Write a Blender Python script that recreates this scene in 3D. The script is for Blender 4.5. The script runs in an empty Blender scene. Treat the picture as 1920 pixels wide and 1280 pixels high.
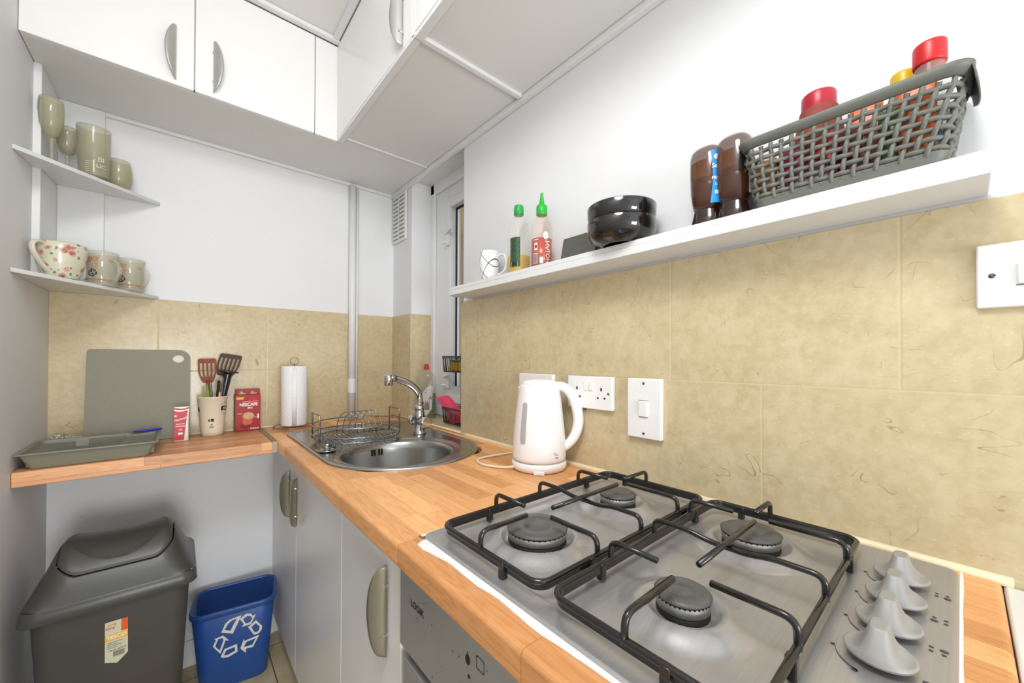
import bpy, bmesh, math, random
from mathutils import Vector, Matrix
R = math.radians; PI = math.pi
random.seed(7)
scene = bpy.context.scene
col = scene.collection

# ------------------------------------------------------------------ camera, world, light, exposure
CAM = Vector((-0.867, 0.0, 1.214))
YAW, PIT, ROL = R(40.6835), R(0.4772), R(0.1955)
fw = Vector((math.sin(YAW), math.cos(YAW), 0)); rt = Vector((math.cos(YAW), -math.sin(YAW), 0)); up = Vector((0, 0, 1))
f2 = fw * math.cos(PIT) + up * math.sin(PIT); u2 = up * math.cos(PIT) - fw * math.sin(PIT)
r3 = rt * math.cos(ROL) + u2 * math.sin(ROL); u3 = u2 * math.cos(ROL) - rt * math.sin(ROL)
cd = bpy.data.cameras.new('camera'); cam = bpy.data.objects.new('camera', cd); col.objects.link(cam)
cam.matrix_world = Matrix(((r3.x, u3.x, -f2.x, CAM.x), (r3.y, u3.y, -f2.y, CAM.y), (r3.z, u3.z, -f2.z, CAM.z), (0, 0, 0, 1)))
cd.sensor_width = 36.0; cd.sensor_fit = 'HORIZONTAL'; cd.lens = 724.36 / 1920 * 36.0
cd.shift_y = 25.613 / 1920; cd.clip_start = 0.01
scene.camera = cam

w = bpy.data.worlds.new('world'); scene.world = w; w.use_nodes = True
bg = w.node_tree.nodes['Background']; bg.inputs[0].default_value = (0.955, 0.975, 1.0, 1); bg.inputs[1].default_value = 1.7

def area_light(name, loc, target, size, power, color=(1, .97, .93), shape='DISK'):
    l = bpy.data.lights.new(name, 'AREA'); l.shape = shape; l.size = size; l.energy = power; l.color = color
    o = bpy.data.objects.new(name, l); col.objects.link(o); o.location = loc
    o.rotation_euler = (Vector(target) - Vector(loc)).to_track_quat('-Z', 'Y').to_euler(); return o
area_light('ceiling_light', (-1.00, 0.10, 2.30), (-0.35, 0.75, 0.9), 0.50, 14, (.985, .985, 1))
area_light('rear_fill_light', (-0.92, -2.60, 0.85), (-0.80, 1.9, 0.60), 1.00, 60, (.965, .98, 1), 'SQUARE')  # unseen fill panel added behind the camera to lift the far, low areas
scene.view_settings.view_transform = 'Standard'
scene.view_settings.look = 'None'
scene.view_settings.exposure = -0.11
scene.view_settings.gamma = 1.0
scene.view_settings.use_curve_mapping = False
scene.cycles.max_bounces = 10; scene.cycles.transparent_max_bounces = 12

# ------------------------------------------------------------------ materials
def srgb(r, g, b):
    f = lambda c: ((c / 255) / 12.92) if c <= 10 else (((c / 255) + .055) / 1.055) ** 2.4
    return (f(r), f(g), f(b), 1)
class NT:
    def __init__(s, name):
        s.m = bpy.data.materials.new(name); s.m.use_nodes = True; s.t = s.m.node_tree; s.n = s.t.nodes; s.b = s.n['Principled BSDF']
    def new(s, typ, **kw):
        n = s.n.new(typ)
        for k, v in kw.items():
            if hasattr(n, k) and not k.startswith('i_'): setattr(n, k, v)
        return n
    def link(s, a, b): s.t.links.new(a, b)
    def coord(s): return s.new('ShaderNodeTexCoord').outputs['Object']
    def mapping(s, vec, scale=(1, 1, 1), loc=(0, 0, 0), rot=(0, 0, 0)):
        n = s.new('ShaderNodeMapping'); s.link(vec, n.inputs[0])
        n.inputs['Scale'].default_value = scale; n.inputs['Location'].default_value = loc; n.inputs['Rotation'].default_value = rot
        return n.outputs[0]
    def noise(s, vec, scale=5, detail=4, rough=.5, dist=0.0):
        n = s.new('ShaderNodeTexNoise'); s.link(vec, n.inputs['Vector']); n.inputs['Scale'].default_value = scale
        n.inputs['Detail'].default_value = detail; n.inputs['Roughness'].default_value = rough; n.inputs['Distortion'].default_value = dist
        return n.outputs[0]
    def ramp(s, fac, stops):
        n = s.new('ShaderNodeValToRGB'); s.link(fac, n.inputs[0]); e = n.color_ramp.elements
        while len(e) < len(stops): e.new(.5)
        for i, (p, c) in enumerate(stops): e[i].position = p; e[i].color = c if len(c) == 4 else (*c, 1)
        return n.outputs[0]
    def mix(s, fac, a, b, blend='MIX'):
        n = s.new('ShaderNodeMix'); n.data_type = 'RGBA'; n.blend_type = blend
        for v, i in ((fac, 0), (a, 6), (b, 7)):
            if isinstance(v, bpy.types.NodeSocket): s.link(v, n.inputs[i])
            else: n.inputs[i].default_value = v
        return n.outputs[2]
    def math(s, op, a, b=0.0, c=None):
        n = s.new('ShaderNodeMath'); n.operation = op
        for i, v in enumerate((a, b, c)):
            if v is None: continue
            if isinstance(v, bpy.types.NodeSocket): s.link(v, n.inputs[i])
            else: n.inputs[i].default_value = v
        return n.outputs[0]
    def sep(s, vec):
        n = s.new('ShaderNodeSeparateXYZ'); s.link(vec, n.inputs[0]); return n.outputs
    def comb(s, x, y, z=0.0):
        n = s.new('ShaderNodeCombineXYZ')
        for i, v in enumerate((x, y, z)):
            if isinstance(v, bpy.types.NodeSocket): s.link(v, n.inputs[i])
            else: n.inputs[i].default_value = v
        return n.outputs[0]
    def bump(s, h, strength=.2, dist=.001):
        n = s.new('ShaderNodeBump'); s.link(h, n.inputs['Height']); n.inputs['Strength'].default_value = strength
        n.inputs['Distance'].default_value = dist; s.link(n.outputs[0], s.b.inputs['Normal'])
    def set(s, **kw):
        names = dict(color='Base Color', rough='Roughness', metal='Metallic', trans='Transmission Weight', ior='IOR', alpha='Alpha',
                     coat='Coat Weight', emis='Emission Color', emstr='Emission Strength', spec='Specular IOR Level', sub='Subsurface Weight')
        for k, v in kw.items():
            i = s.b.inputs[names[k]]
            if isinstance(v, bpy.types.NodeSocket): s.link(v, i)
            else: i.default_value = v
        return s.m

def plain(name, rgb, rough=.5, metal=0.0, var=.04, scale=30, **kw):
    t = NT(name); c = srgb(*rgb)
    n = t.noise(t.coord(), scale, 3)
    lo = tuple(x * (1 - var) for x in c[:3]) + (1,); hi = tuple(min(1, x * (1 + var)) for x in c[:3]) + (1,)
    t.set(color=t.ramp(n, [(.3, lo), (.7, hi)]), rough=rough, metal=metal, **kw)
    return t.m

def paint(name, rgb, rough=.55):
    t = NT(name); co = t.coord()
    n = t.noise(co, 3.0, 3); c = srgb(*rgb)
    colr = t.ramp(n, [(.3, tuple(x * .965 for x in c[:3])), (.7, c[:3])])
    spk = t.noise(co, 55, 1.5); sp = t.ramp(spk, [(.76, (0, 0, 0)), (.80, (1, 1, 1))])
    colr = t.mix(t.math('MULTIPLY', sp, .25), colr, srgb(170, 168, 162))
    t.set(color=colr, rough=rough); t.bump(t.noise(co, 120, 3), .12, .0008); return t.m

def tile_mat(name, axis, pitch, off0, offrow, zline, pitch_z, zoff, rgbA=(212, 198, 163), rgbB=(195, 177, 138)):
    """cream stone tile; 'axis' runs along the wall; grout lines from position"""
    t = NT(name); co = t.coord(); s = t.sep(co)
    u = s[axis]
    n1 = t.noise(co, 6.5, 6, .65); n2 = t.noise(co, 55, 4, .6)
    base = t.ramp(n1, [(.32, srgb(*rgbB)), (.70, srgb(*rgbA))])
    base = t.mix(.28, base, t.ramp(n2, [(.35, srgb(182, 161, 120)), (.62, srgb(220, 206, 172))]))
    # pale flecks
    vo = t.new('ShaderNodeTexVoronoi'); t.link(t.mapping(co, (70, 70, 110)), vo.inputs['Vector']); vo.inputs['Scale'].default_value = 1.0
    fl = t.ramp(vo.outputs['Distance'], [(.10, (1, 1, 1)), (.19, (0, 0, 0))])
    base = t.mix(t.math('MULTIPLY', fl, .20), base, srgb(240, 230, 204))
    # thin brown veins: contour lines of distorted noise, broken by a mask
    for sc, lo, dist, amt, seed in ((3.4, .4985, .8, .70, 0.0), (8.0, .4970, .6, .60, 3.1), (15.0, .4965, 1.2, .36, 9.7)):
        nn = t.noise(t.mapping(co, (1, 1, 1.2), (seed, seed * 1.7, seed * .3)), sc, 3, .55, dist)
        dd = t.math('ABSOLUTE', t.math('SUBTRACT', nn, .5))
        line = t.math('LESS_THAN', dd, .5 - lo)
        msk = t.ramp(t.noise(t.mapping(co, (1, 1, 1), (seed + 5, 2, seed)), sc * 1.9, 2), [(.57, (0, 0, 0)), (.64, (1, 1, 1))])
        base = t.mix(t.math('MULTIPLY', t.math('MULTIPLY', line, msk), amt), base, srgb(146, 118, 76))
    # grout
    gw = .0014
    row = t.math('GREATER_THAN', s[2], zline)
    sh = t.math('ADD', t.math('MULTIPLY', row, offrow - off0), off0)
    uu = t.math('SUBTRACT', u, sh)
    m = t.math('FRACT', t.math('ADD', t.math('DIVIDE', uu, pitch), 100.0))
    d1 = t.math('MULTIPLY', t.math('MINIMUM', m, t.math('SUBTRACT', 1.0, m)), pitch)
    d2 = t.math('ABSOLUTE', t.math('SUBTRACT', s[2], zline))
    g = t.math('LESS_THAN', t.math('MINIMUM', d1, d2), gw)
    colr = t.mix(g, base, srgb(205, 190, 152))
    t.set(color=colr, rough=t.math('ADD', t.math('MULTIPLY', g, .4), .22), spec=.4)
    edge = t.math('MINIMUM', t.math('DIVIDE', t.math('MINIMUM', d1, d2), .003), 1.0)
    t.bump(t.math('ADD', edge, t.math('MULTIPLY', n2, .08)), .35, .0010)
    return t.m

def wood_mat(name, along, A=(250, 194, 134), B=(234, 164, 104), C=(206, 136, 82)):
    """butcher-block staves; along = 0 (x) or 1 (y)"""
    t = NT(name); co = t.coord(); s = t.sep(co)
    L, W = (s[0], s[1]) if along == 0 else (s[1], s[0])
    W2 = t.math('SUBTRACT', W, t.math('MULTIPLY', s[2], 1.0))
    rowi = t.math('FLOOR', t.math('DIVIDE', W2, .043))
    wn = t.new('ShaderNodeTexWhiteNoise'); wn.noise_dimensions = '1D'; t.link(rowi, wn.inputs['W'])
    Ls = t.math('ADD', t.math('DIVIDE', L, .30), t.math('MULTIPLY', wn.outputs['Value'], 7.31))
    coli = t.math('FLOOR', Ls)
    wn2 = t.new('ShaderNodeTexWhiteNoise'); wn2.noise_dimensions = '2D'; t.link(t.comb(rowi, coli), wn2.inputs['Vector'])
    rnd = wn2.outputs['Value']
    v = t.comb(t.math('MULTIPLY', L, 1.0), t.math('MULTIPLY', W2, 11.0), t.math('MULTIPLY', rnd, 37.0))
    g1 = t.noise(v, 3.2, 4, .5, .7); g2 = t.noise(t.comb(t.math('MULTIPLY', L, 7.0), t.math('MULTIPLY', W2, 190.0), t.math('MULTIPLY', rnd, 11)), 1.5, 3, .6)
    rings = t.math('FRACT', t.math('MULTIPLY', g1, 9.0)); rings = t.math('ABSOLUTE', t.math('SUBTRACT', rings, .5))
    grain = t.math('ADD', t.math('MULTIPLY', rings, .55), t.math('MULTIPLY', g2, .75))
    base = t.ramp(grain, [(.22, srgb(*C)), (.40, srgb(*B)), (.66, srgb(*A))])
    base = t.mix(.42, base, srgb(*[(p + q) // 2 for p, q in zip(A, B)]))
    base = t.mix(1.0, base, t.ramp(rnd, [(0, (.70, .62, .54)), (.35, (.90, .87, .84)), (.7, (1.03, 1.03, 1.03)), (1, (1.22, 1.26, 1.30))]), 'MULTIPLY')
    kn = t.ramp(t.noise(t.comb(t.math('MULTIPLY', L, 5.0), t.math('MULTIPLY', W2, 16.0)), 1.5, 1), [(.76, (0, 0, 0)), (.82, (1, 1, 1))])
    base = t.mix(t.math('MULTIPLY', kn, .5), base, srgb(134, 80, 46))
    fr = t.math('FRACT', t.math('DIVIDE', W2, .043)); fl = t.math('FRACT', Ls)
    e = t.math('MAXIMUM', t.math('LESS_THAN', fr, .020), t.math('LESS_THAN', fl, .0035))
    base = t.mix(t.math('MULTIPLY', e, .55), base, srgb(122, 76, 42))
    t.set(color=base, rough=.36, spec=.45); t.bump(grain, .06, .0006); return t.m

def floor_tile_mat(name):
    t = NT(name); co = t.coord(); s = t.sep(co)
    base = t.ramp(t.noise(co, 9, 6, .65), [(.3, srgb(186, 168, 132)), (.7, srgb(214, 198, 164))])
    br = None
    for ax, off in ((0, .02), (1, .10)):
        m = t.math('FRACT', t.math('ADD', t.math('DIVIDE', t.math('SUBTRACT', s[ax], off), .30), 50.0))
        d = t.math('MULTIPLY', t.math('MINIMUM', m, t.math('SUBTRACT', 1.0, m)), .30)
        br = d if br is None else t.math('MINIMUM', br, d)
    g = t.math('LESS_THAN', br, .0022)
    t.set(color=t.mix(g, base, srgb(112, 96, 70)), rough=.4); return t.m

def steel_mat(name, rgb=(168, 168, 166), rough=.34, along=1, scratch=True):
    t = NT(name); co = t.coord()
    sc = (400, 6, 6) if along == 1 else (6, 400, 6)
    n = t.noise(t.mapping(co, sc), 1.0, 3)
    c = srgb(*rgb)
    colr = t.ramp(n, [(.25, tuple(x * .93 for x in c[:3])), (.75, tuple(min(1, x * 1.05) for x in c[:3]))])
    big = t.noise(co, 14, 4)
    t.set(color=colr, metal=1.0, rough=t.math('ADD', t.math('MULTIPLY', big, .10), rough - .05))
    if scratch: t.bump(n, .04, .0003)
    return t.m

def glass_mat(name, rgb, rough=.05, alpha=.5, coat=0.0):
    """thin coloured glass: see-through with gloss"""
    t = NT(name); n = t.noise(t.coord(), 40, 2)
    c = srgb(*rgb)
    t.set(color=t.ramp(n, [(.3, tuple(x * .95 for x in c[:3])), (.7, c[:3])]), rough=rough, alpha=alpha, spec=.6, coat=coat); return t.m

def pane_mat(name):
    t = NT(name); t.set(color=(1, 1, 1, 1), rough=.0, trans=1.0, ior=1.45); return t.m

M = {}
M['paint'] = paint('wall_paint_white', (230, 231, 232))
M['ceil'] = paint('ceiling_paint', (232, 231, 227))
M['gloss'] = plain('white_cabinet_laminate', (236, 236, 234), .28, var=.012, scale=4)
M['under'] = paint('cabinet_underside_paint', (226, 226, 222), .45)
M['trimw'] = plain('white_gloss_trim', (228, 229, 228), .35, var=.02, scale=12)
M['tileR'] = tile_mat('cream_tile_right', 1, .3745, .2535, .0625, 1.1655, .27, 0)
M['tileB'] = tile_mat('cream_tile_back', 0, .351, -.579, -.579, 1.1600, .27, 0)
M['woodY'] = wood_mat('beech_block_worktop_long', 1)
M['woodX'] = wood_mat('beech_block_worktop_short', 0, (228, 172, 126), (206, 146, 100), (178, 120, 78))  # shade put into the colour: same beech as the long run, darker
M['floor'] = floor_tile_mat('beige_floor_tile')
M['caulk'] = plain('cream_caulk', (238, 226, 190), .4, var=.05)
M['silicone'] = plain('white_silicone', (232, 234, 232), .35, var=.08, scale=60)
M['steel'] = steel_mat('brushed_steel_sink', (176, 176, 175), .26)
M['hobsteel'] = steel_mat('brushed_steel_hob', (178, 177, 177), .30, along=0, scratch=False); M['hobsteel'].node_tree.nodes['Principled BSDF'].inputs['Metallic'].default_value = .55
M['ovensteel'] = steel_mat('brushed_steel_oven', (176, 176, 174), .42); M['ovensteel'].node_tree.nodes['Principled BSDF'].inputs['Metallic'].default_value = .6
M['chrome'] = plain('polished_chrome', (205, 206, 208), .06, 1.0, .02)
M['wire'] = plain('steel_wire', (160, 161, 163), .22, 1.0, .05)
M['satin'] = plain('satin_nickel_handle', (176, 176, 172), .40, .45, .03)
M['satinlow'] = plain('satin_nickel_handle_warm', (142, 137, 118), .42, .5, .03)
M['enamel'] = plain('black_enamel', (26, 26, 26), .22, var=.15, coat=.3)
M['cap'] = plain('burner_cap_enamel', (88, 88, 86), .42, var=.12, scale=50)
M['alu'] = plain('burner_aluminium', (170, 168, 164), .45, .9, .08)
M['knob'] = plain('silver_grey_knob_plastic', (158, 157, 154), .42, .1, .02)
M['black'] = plain('matt_black', (14, 14, 14), .6, var=.1)
M['darkgap'] = plain('dark_gap', (30, 29, 27), .8, var=.1)
M['wplastic'] = plain('white_plastic', (242, 242, 240), .25, var=.01)
M['kettle'] = plain('white_kettle_plastic', (244, 244, 243), .22, var=.01)
M['kwin'] = plain('grey_kettle_window', (176, 177, 178), .2, var=.04)
M['binlid'] = plain('dark_grey_bin_plastic', (72, 72, 68), .34, var=.06, scale=14)
M['binbody'] = plain('dark_grey_bin_body', (70, 68, 63), .50, var=.08, scale=10)
M['blue'] = plain('blue_plastic', (34, 76, 146), .38, var=.05, scale=14)
M['symbol'] = plain('pale_print', (222, 222, 208), .5, var=.03)
M['trayg'] = plain('grey_green_tray_plastic', (134, 133, 118), .42, var=.03)
M['boardg'] = plain('grey_chopping_board', (138, 136, 120), .55, var=.03, scale=90)
M['red'] = plain('red_print', (196, 30, 42), .4, var=.04)
M['redbox'] = plain('deep_red_card', (166, 28, 36), .4, var=.05)
M['cream'] = plain('cream_card', (238, 228, 204), .55, var=.02)
M['white'] = plain('white_print', (244, 242, 236), .5, var=.01)
M['ink'] = plain('dark_ink', (34, 32, 32), .6, var=.05)
M['greyink'] = plain('grey_ink', (120, 120, 112), .6, var=.05)
M['yellow'] = plain('yellow_print', (238, 178, 40), .5, var=.04)
M['orange'] = plain('orange_print', (222, 92, 34), .5, var=.04)
M['paleprint'] = plain('pale_green_print', (204, 204, 176), .5, var=.04)
M['paper'] = plain('paper_towel', (240, 240, 240), .85, var=.03, scale=140)
M['spatbrown'] = plain('brown_nylon', (132, 64, 30), .6, var=.15)
M['spatdark'] = plain('dark_brown_nylon', (70, 44, 30), .6, var=.12)
M['lime'] = plain('lime_green_silicone', (142, 176, 52), .5, var=.06)
M['greyh'] = plain('grey_handle', (112, 112, 112), .45, var=.05)
M['pinkh'] = plain('pale_pink_handle', (226, 176, 186), .45, var=.05)
M['pink'] = plain('pink_cloth', (234, 74, 108), .8, var=.08, scale=200)
M['bluepen'] = plain('blue_pen_plastic', (44, 52, 190), .3, var=.05)
M['strip'] = plain('aluminium_joint_strip', (150, 138, 116), .4, .6, .06)
M['bowl'] = plain('black_glazed_ceramic', (22, 20, 19), .12, var=.4, scale=25, coat=.6)
M['tablet'] = plain('black_glass_screen', (84, 84, 74), .14, var=.1)
M['greencap'] = plain('green_cap', (24, 160, 70), .35, var=.06)
M['greensri'] = plain('bright_green_cap', (34, 172, 50), .35, var=.06)
M['sauce'] = plain('chilli_sauce', (186, 24, 20), .2, var=.12, coat=.4)
M['srismear'] = glass_mat('sauce_smeared_plastic', (244, 206, 172), .15, .16)
M['clearp'] = glass_mat('clear_bottle_plastic', (226, 224, 210), .12, .20)
M['oil'] = plain('yellow_oil', (228, 182, 30), .15, var=.08, coat=.3)
M['greenlabel'] = plain('dark_green_label', (40, 76, 50), .5, var=.25, scale=220)
M['brownp'] = glass_mat('brown_sauce_plastic', (92, 50, 28), .10, .62, .5)
M['browns'] = plain('brown_sauce', (44, 20, 14), .15, var=.2, coat=.6)
M['amber'] = plain('amber_sauce_smear', (150, 92, 40), .2, var=.35, scale=45, coat=.4)
M['lblue'] = plain('bright_blue_label', (30, 148, 214), .45, var=.03)
M['basket'] = plain('grey_woven_plastic', (104, 106, 98), .5, var=.05)
M['lidred'] = plain('red_lid', (204, 28, 30), .35, var=.05)
M['liddark'] = plain('crimson_lid', (172, 26, 46), .35, var=.05)
M['lidyellow'] = plain('yellow_lid', (216, 184, 26), .35, var=.05)
M['greenglass'] = glass_mat('green_glass', (28, 92, 60), .1, .6)
M['spice'] = plain('red_brown_spice', (140, 60, 48), .7, var=.2, scale=90)
M['olive'] = glass_mat('olive_tinted_glass', (186, 182, 146), .06, .40, .2)
M['mugglass'] = glass_mat('pale_mug_glass', (206, 202, 178), .06, .40, .2)
M['oliveglaze'] = plain('olive_cream_glaze', (214, 210, 188), .2, var=.03)
M['window'] = pane_mat('window_glass')
M['upvc'] = plain('white_upvc', (238, 240, 242), .3, var=.01)
M['gasket'] = plain('black_gasket', (24, 24, 24), .6, var=.1)
M['detglass'] = glass_mat('clear_detergent_plastic', (190, 184, 160), .1, .26)
M['detgreen'] = plain('dark_green_detergent', (30, 62, 36), .15, var=.08, coat=.5)
M['detlabel'] = plain('detergent_label', (206, 200, 190), .5, var=.12, scale=160)
M['sponge'] = plain('yellow_sponge', (216, 178, 52), .9, var=.15, scale=200)
M['ycloth'] = plain('yellow_rubber', (214, 204, 96), .7, var=.06)
M['foil'] = plain('crumpled_clear_film', (210, 208, 200), .12, .55, .25, 90)
M['copper'] = plain('fruit_print_gold', (186, 130, 92), .5, var=.3, scale=300)
M['berry'] = plain('dark_berry_print', (66, 40, 58), .5, var=.6, scale=300)

def curtain_mat():
    t = NT('brown_striped_panel'); s = t.sep(t.coord())
    n = t.noise(t.comb(t.math('MULTIPLY', s[1], 60.0), t.math('MULTIPLY', s[2], .6)), 1.2, 3)
    t.set(color=t.ramp(n, [(.3, srgb(96, 84, 58)), (.5, srgb(150, 132, 96)), (.7, srgb(176, 160, 124))]), rough=.8); return t.m
M['curtain'] = curtain_mat()

def floral_mat():
    t = NT('cream_glaze_with_red_flowers'); co = t.coord()
    base = srgb(214, 211, 188)
    out = None
    prev = base
    for sc, thr, rgb, amt, off in ((46, .26, (190, 44, 44), .9, 0), (46, .42, (196, 110, 100), .55, 0), (58, .22, (86, 104, 66), .8, 3.3), (74, .20, (120, 136, 130), .7, 7.7)):
        v = t.new('ShaderNodeTexVoronoi'); t.link(t.mapping(co, (sc, sc, sc), (off, off, off)), v.inputs['Vector']); v.inputs['Scale'].default_value = 1
        petal = t.noise(co, 190, 2)
        d = t.math('ADD', v.outputs['Distance'], t.math('MULTIPLY', t.math('SUBTRACT', petal, .5), .45))
        hit = t.math('LESS_THAN', d, thr)
        cell = t.sep(v.outputs['Color'])[0]
        hit = t.math('MULTIPLY', hit, t.math('GREATER_THAN', cell, .22))
        prev = t.mix(t.math('MULTIPLY', hit, amt), prev, srgb(*rgb))
    t.set(color=prev, rough=.2, coat=.3); return t.m
M['floral'] = floral_mat()

def crossmug_mat():
    t = NT('white_glaze_with_black_lines'); co = t.coord(); s = t.sep(co)
    a = t.math('ADD', t.math('MULTIPLY', s[1], 1.0), t.math('MULTIPLY', s[2], .62))
    b = t.math('SUBTRACT', t.math('MULTIPLY', s[1], 1.0), t.math('MULTIPLY', s[2], .75))
    m = None
    for q, off in ((a, .012), (b, .0)):
        f = t.math('FRACT', t.math('ADD', t.math('DIVIDE', t.math('ADD', q, off), .045), 20.0))
        l = t.math('LESS_THAN', t.math('ABSOLUTE', t.math('SUBTRACT', f, .5)), .026)
        m = l if m is None else t.math('MAXIMUM', m, l)
    faint = t.ramp(t.noise(t.mapping(co, (1, 40, 90)), 2, 2), [(.5, (.86, .86, .86)), (.6, (.97, .97, .97))])
    t.set(color=t.mix(m, faint, srgb(40, 40, 42)), rough=.25); return t.m
M['crossmug'] = crossmug_mat()

# ------------------------------------------------------------------ mesh helpers
class MB:
    def __init__(s): s.v = []; s.f = []; s.sm = []; s.mi = []; s.cur = 0
    def add(s, vs, fs, smooth=False, M4=None):
        o = len(s.v)
        for p in vs:
            p = Vector(p)
            s.v.append(M4 @ p if M4 is not None else p)
        for f in fs: s.f.append([i + o for i in f]); s.sm.append(smooth); s.mi.append(s.cur)
        return s
    def box(s, x0, x1, y0, y1, z0, z1, M4=None):
        vs = [(x, y, z) for x in (x0, x1) for y in (y0, y1) for z in (z0, z1)]
        return s.add(vs, [(0, 1, 3, 2), (4, 6, 7, 5), (0, 4, 5, 1), (2, 3, 7, 6), (0, 2, 6, 4), (1, 5, 7, 3)], False, M4)
    def tube(s, pts, r, seg=10, closed=False, M4=None, caps=True, flat=None):
        pts = [Vector(p) for p in pts]; n = len(pts)
        rs = r if isinstance(r, (list, tuple)) else [r] * n
        vs = []; prev = None
        for i, p in enumerate(pts):
            if closed: t = (pts[(i + 1) % n] - pts[i - 1])
            elif i == 0: t = pts[1] - p
            elif i == n - 1: t = p - pts[i - 1]
            else: t = (pts[i + 1] - p).normalized() + (p - pts[i - 1]).normalized()
            t.normalize()
            if prev is None:
                a = Vector((0, 0, 1)) if abs(t.z) < .9 else Vector((1, 0, 0)); u = a.cross(t).normalized()
            else:
                u = (prev - t * prev.dot(t)).normalized()
            prev = u; v = t.cross(u)
            for k in range(seg):
                an = 2 * PI * k / seg
                if flat: vs.append(p + u * math.cos(an) * rs[i] * flat[0] + v * math.sin(an) * rs[i] * flat[1])
                else: vs.append(p + u * math.cos(an) * rs[i] + v * math.sin(an) * rs[i])
        fs = []
        for i in range(n if closed else n - 1):
            a = i * seg; b = ((i + 1) % n) * seg
            for k in range(seg): k2 = (k + 1) % seg; fs.append((a + k, a + k2, b + k2, b + k))
        if not closed and caps: fs.append(tuple(range(seg))[::-1]); fs.append(tuple(range((n - 1) * seg, n * seg)))
        return s.add(vs, fs, True, M4)
    def lathe(s, prof, seg=40, sx=1.0, sy=1.0, a0=0.0, a1=2 * PI, M4=None, smooth=True, power=None):
        full = abs(a1 - a0 - 2 * PI) < 1e-6; m = seg if full else seg + 1
        vs = []
        for (r, z) in prof:
            for k in range(m):
                a = a0 + (a1 - a0) * k / seg; c, sn = math.cos(a), math.sin(a)
                if power:
                    d = (abs(c) ** power + abs(sn) ** power) ** (-1 / power); c *= d; sn *= d
                vs.append((r * c * sx, r * sn * sy, z))
        fs = []
        for i in range(len(prof) - 1):
            for k in range(seg):
                k2 = (k + 1) % m if full else k + 1
                fs.append((i * m + k, i * m + k2, (i + 1) * m + k2, (i + 1) * m + k))
        return s.add(vs, fs, smooth, M4)
    def prism(s, poly, z0, z1, M4=None, smooth=False):
        n = len(poly); vs = [(x, y, z0) for x, y in poly] + [(x, y, z1) for x, y in poly]
        fs = [tuple(range(n))[::-1], tuple(range(n, 2 * n))] + [(i, (i + 1) % n, n + (i + 1) % n, n + i) for i in range(n)]
        return s.add(vs, fs, smooth, M4)
    def ring(s, outer, inner, z0, z1, M4=None):
        """flat ring between two loops of equal count"""
        n = len(outer); vs = []
        for lp, z in ((outer, z0), (inner, z0), (outer, z1), (inner, z1)): vs += [(x, y, z) for x, y in lp]
        fs = []
        for i in range(n):
            j = (i + 1) % n
            fs += [(2 * n + i, 2 * n + j, 3 * n + j, 3 * n + i), (i, n + i, n + j, j), (i, j, 2 * n + j, 2 * n + i), (n + i, 3 * n + i, 3 * n + j, n + j)]
        return s.add(vs, fs, False, M4)
    def loft(s, rings, smooth=True, cap0=True, cap1=True, M4=None):
        n = len(rings[0]); vs = [p for r in rings for p in r]; fs = []
        for i in range(len(rings) - 1):
            for k in range(n): k2 = (k + 1) % n; fs.append((i * n + k, i * n + k2, (i + 1) * n + k2, (i + 1) * n + k))
        if cap0: fs.append(tuple(range(n))[::-1])
        if cap1: fs.append(tuple(range((len(rings) - 1) * n, len(rings) * n)))
        return s.add(vs, fs, smooth, M4)
    def grid(s, nu, nv, fn, smooth=True, M4=None, keep=None):
        vs = [fn(i / nu, j / nv) for i in range(nu + 1) for j in range(nv + 1)]
        fs = []
        for i in range(nu):
            for j in range(nv):
                if keep and not keep((i + .5) / nu, (j + .5) / nv): continue
                a = i * (nv + 1) + j; fs.append((a, a + nv + 1, a + nv + 2, a + 1))
        return s.add(vs, fs, smooth, M4)
    def build(s, name, mat, parent=None, bevel=0, seg=2, recalc=True, solid=0, sub=0, autosm=True):
        me = bpy.data.meshes.new(name); me.from_pydata([tuple(p) for p in s.v], [], s.f)
        mats = mat if isinstance(mat, (list, tuple)) else [mat]
        for m in mats: me.materials.append(m)
        for p, sm, mi in zip(me.polygons, s.sm, s.mi): p.use_smooth = sm; p.material_index = mi
        if recalc:
            bm = bmesh.new(); bm.from_mesh(me); bmesh.ops.recalc_face_normals(bm, faces=bm.faces); bm.to_mesh(me); bm.free()
        me.update(); o = bpy.data.objects.new(name, me); col.objects.link(o)
        if parent is not None: o.parent = parent
        if solid:
            md = o.modifiers.new('solid', 'SOLIDIFY'); md.thickness = solid; md.offset = -1
        if sub:
            md = o.modifiers.new('sub', 'SUBSURF'); md.levels = sub; md.render_levels = sub
        if bevel:
            md = o.modifiers.new('bevel', 'BEVEL'); md.width = bevel; md.segments = seg; md.limit_method = 'ANGLE'; md.angle_limit = R(35)
            md.harden_normals = False
            for p in me.polygons: p.use_smooth = True
            try:
                me.set_sharp_from_angle(angle=R(40))
            except Exception: pass
        return o

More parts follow.
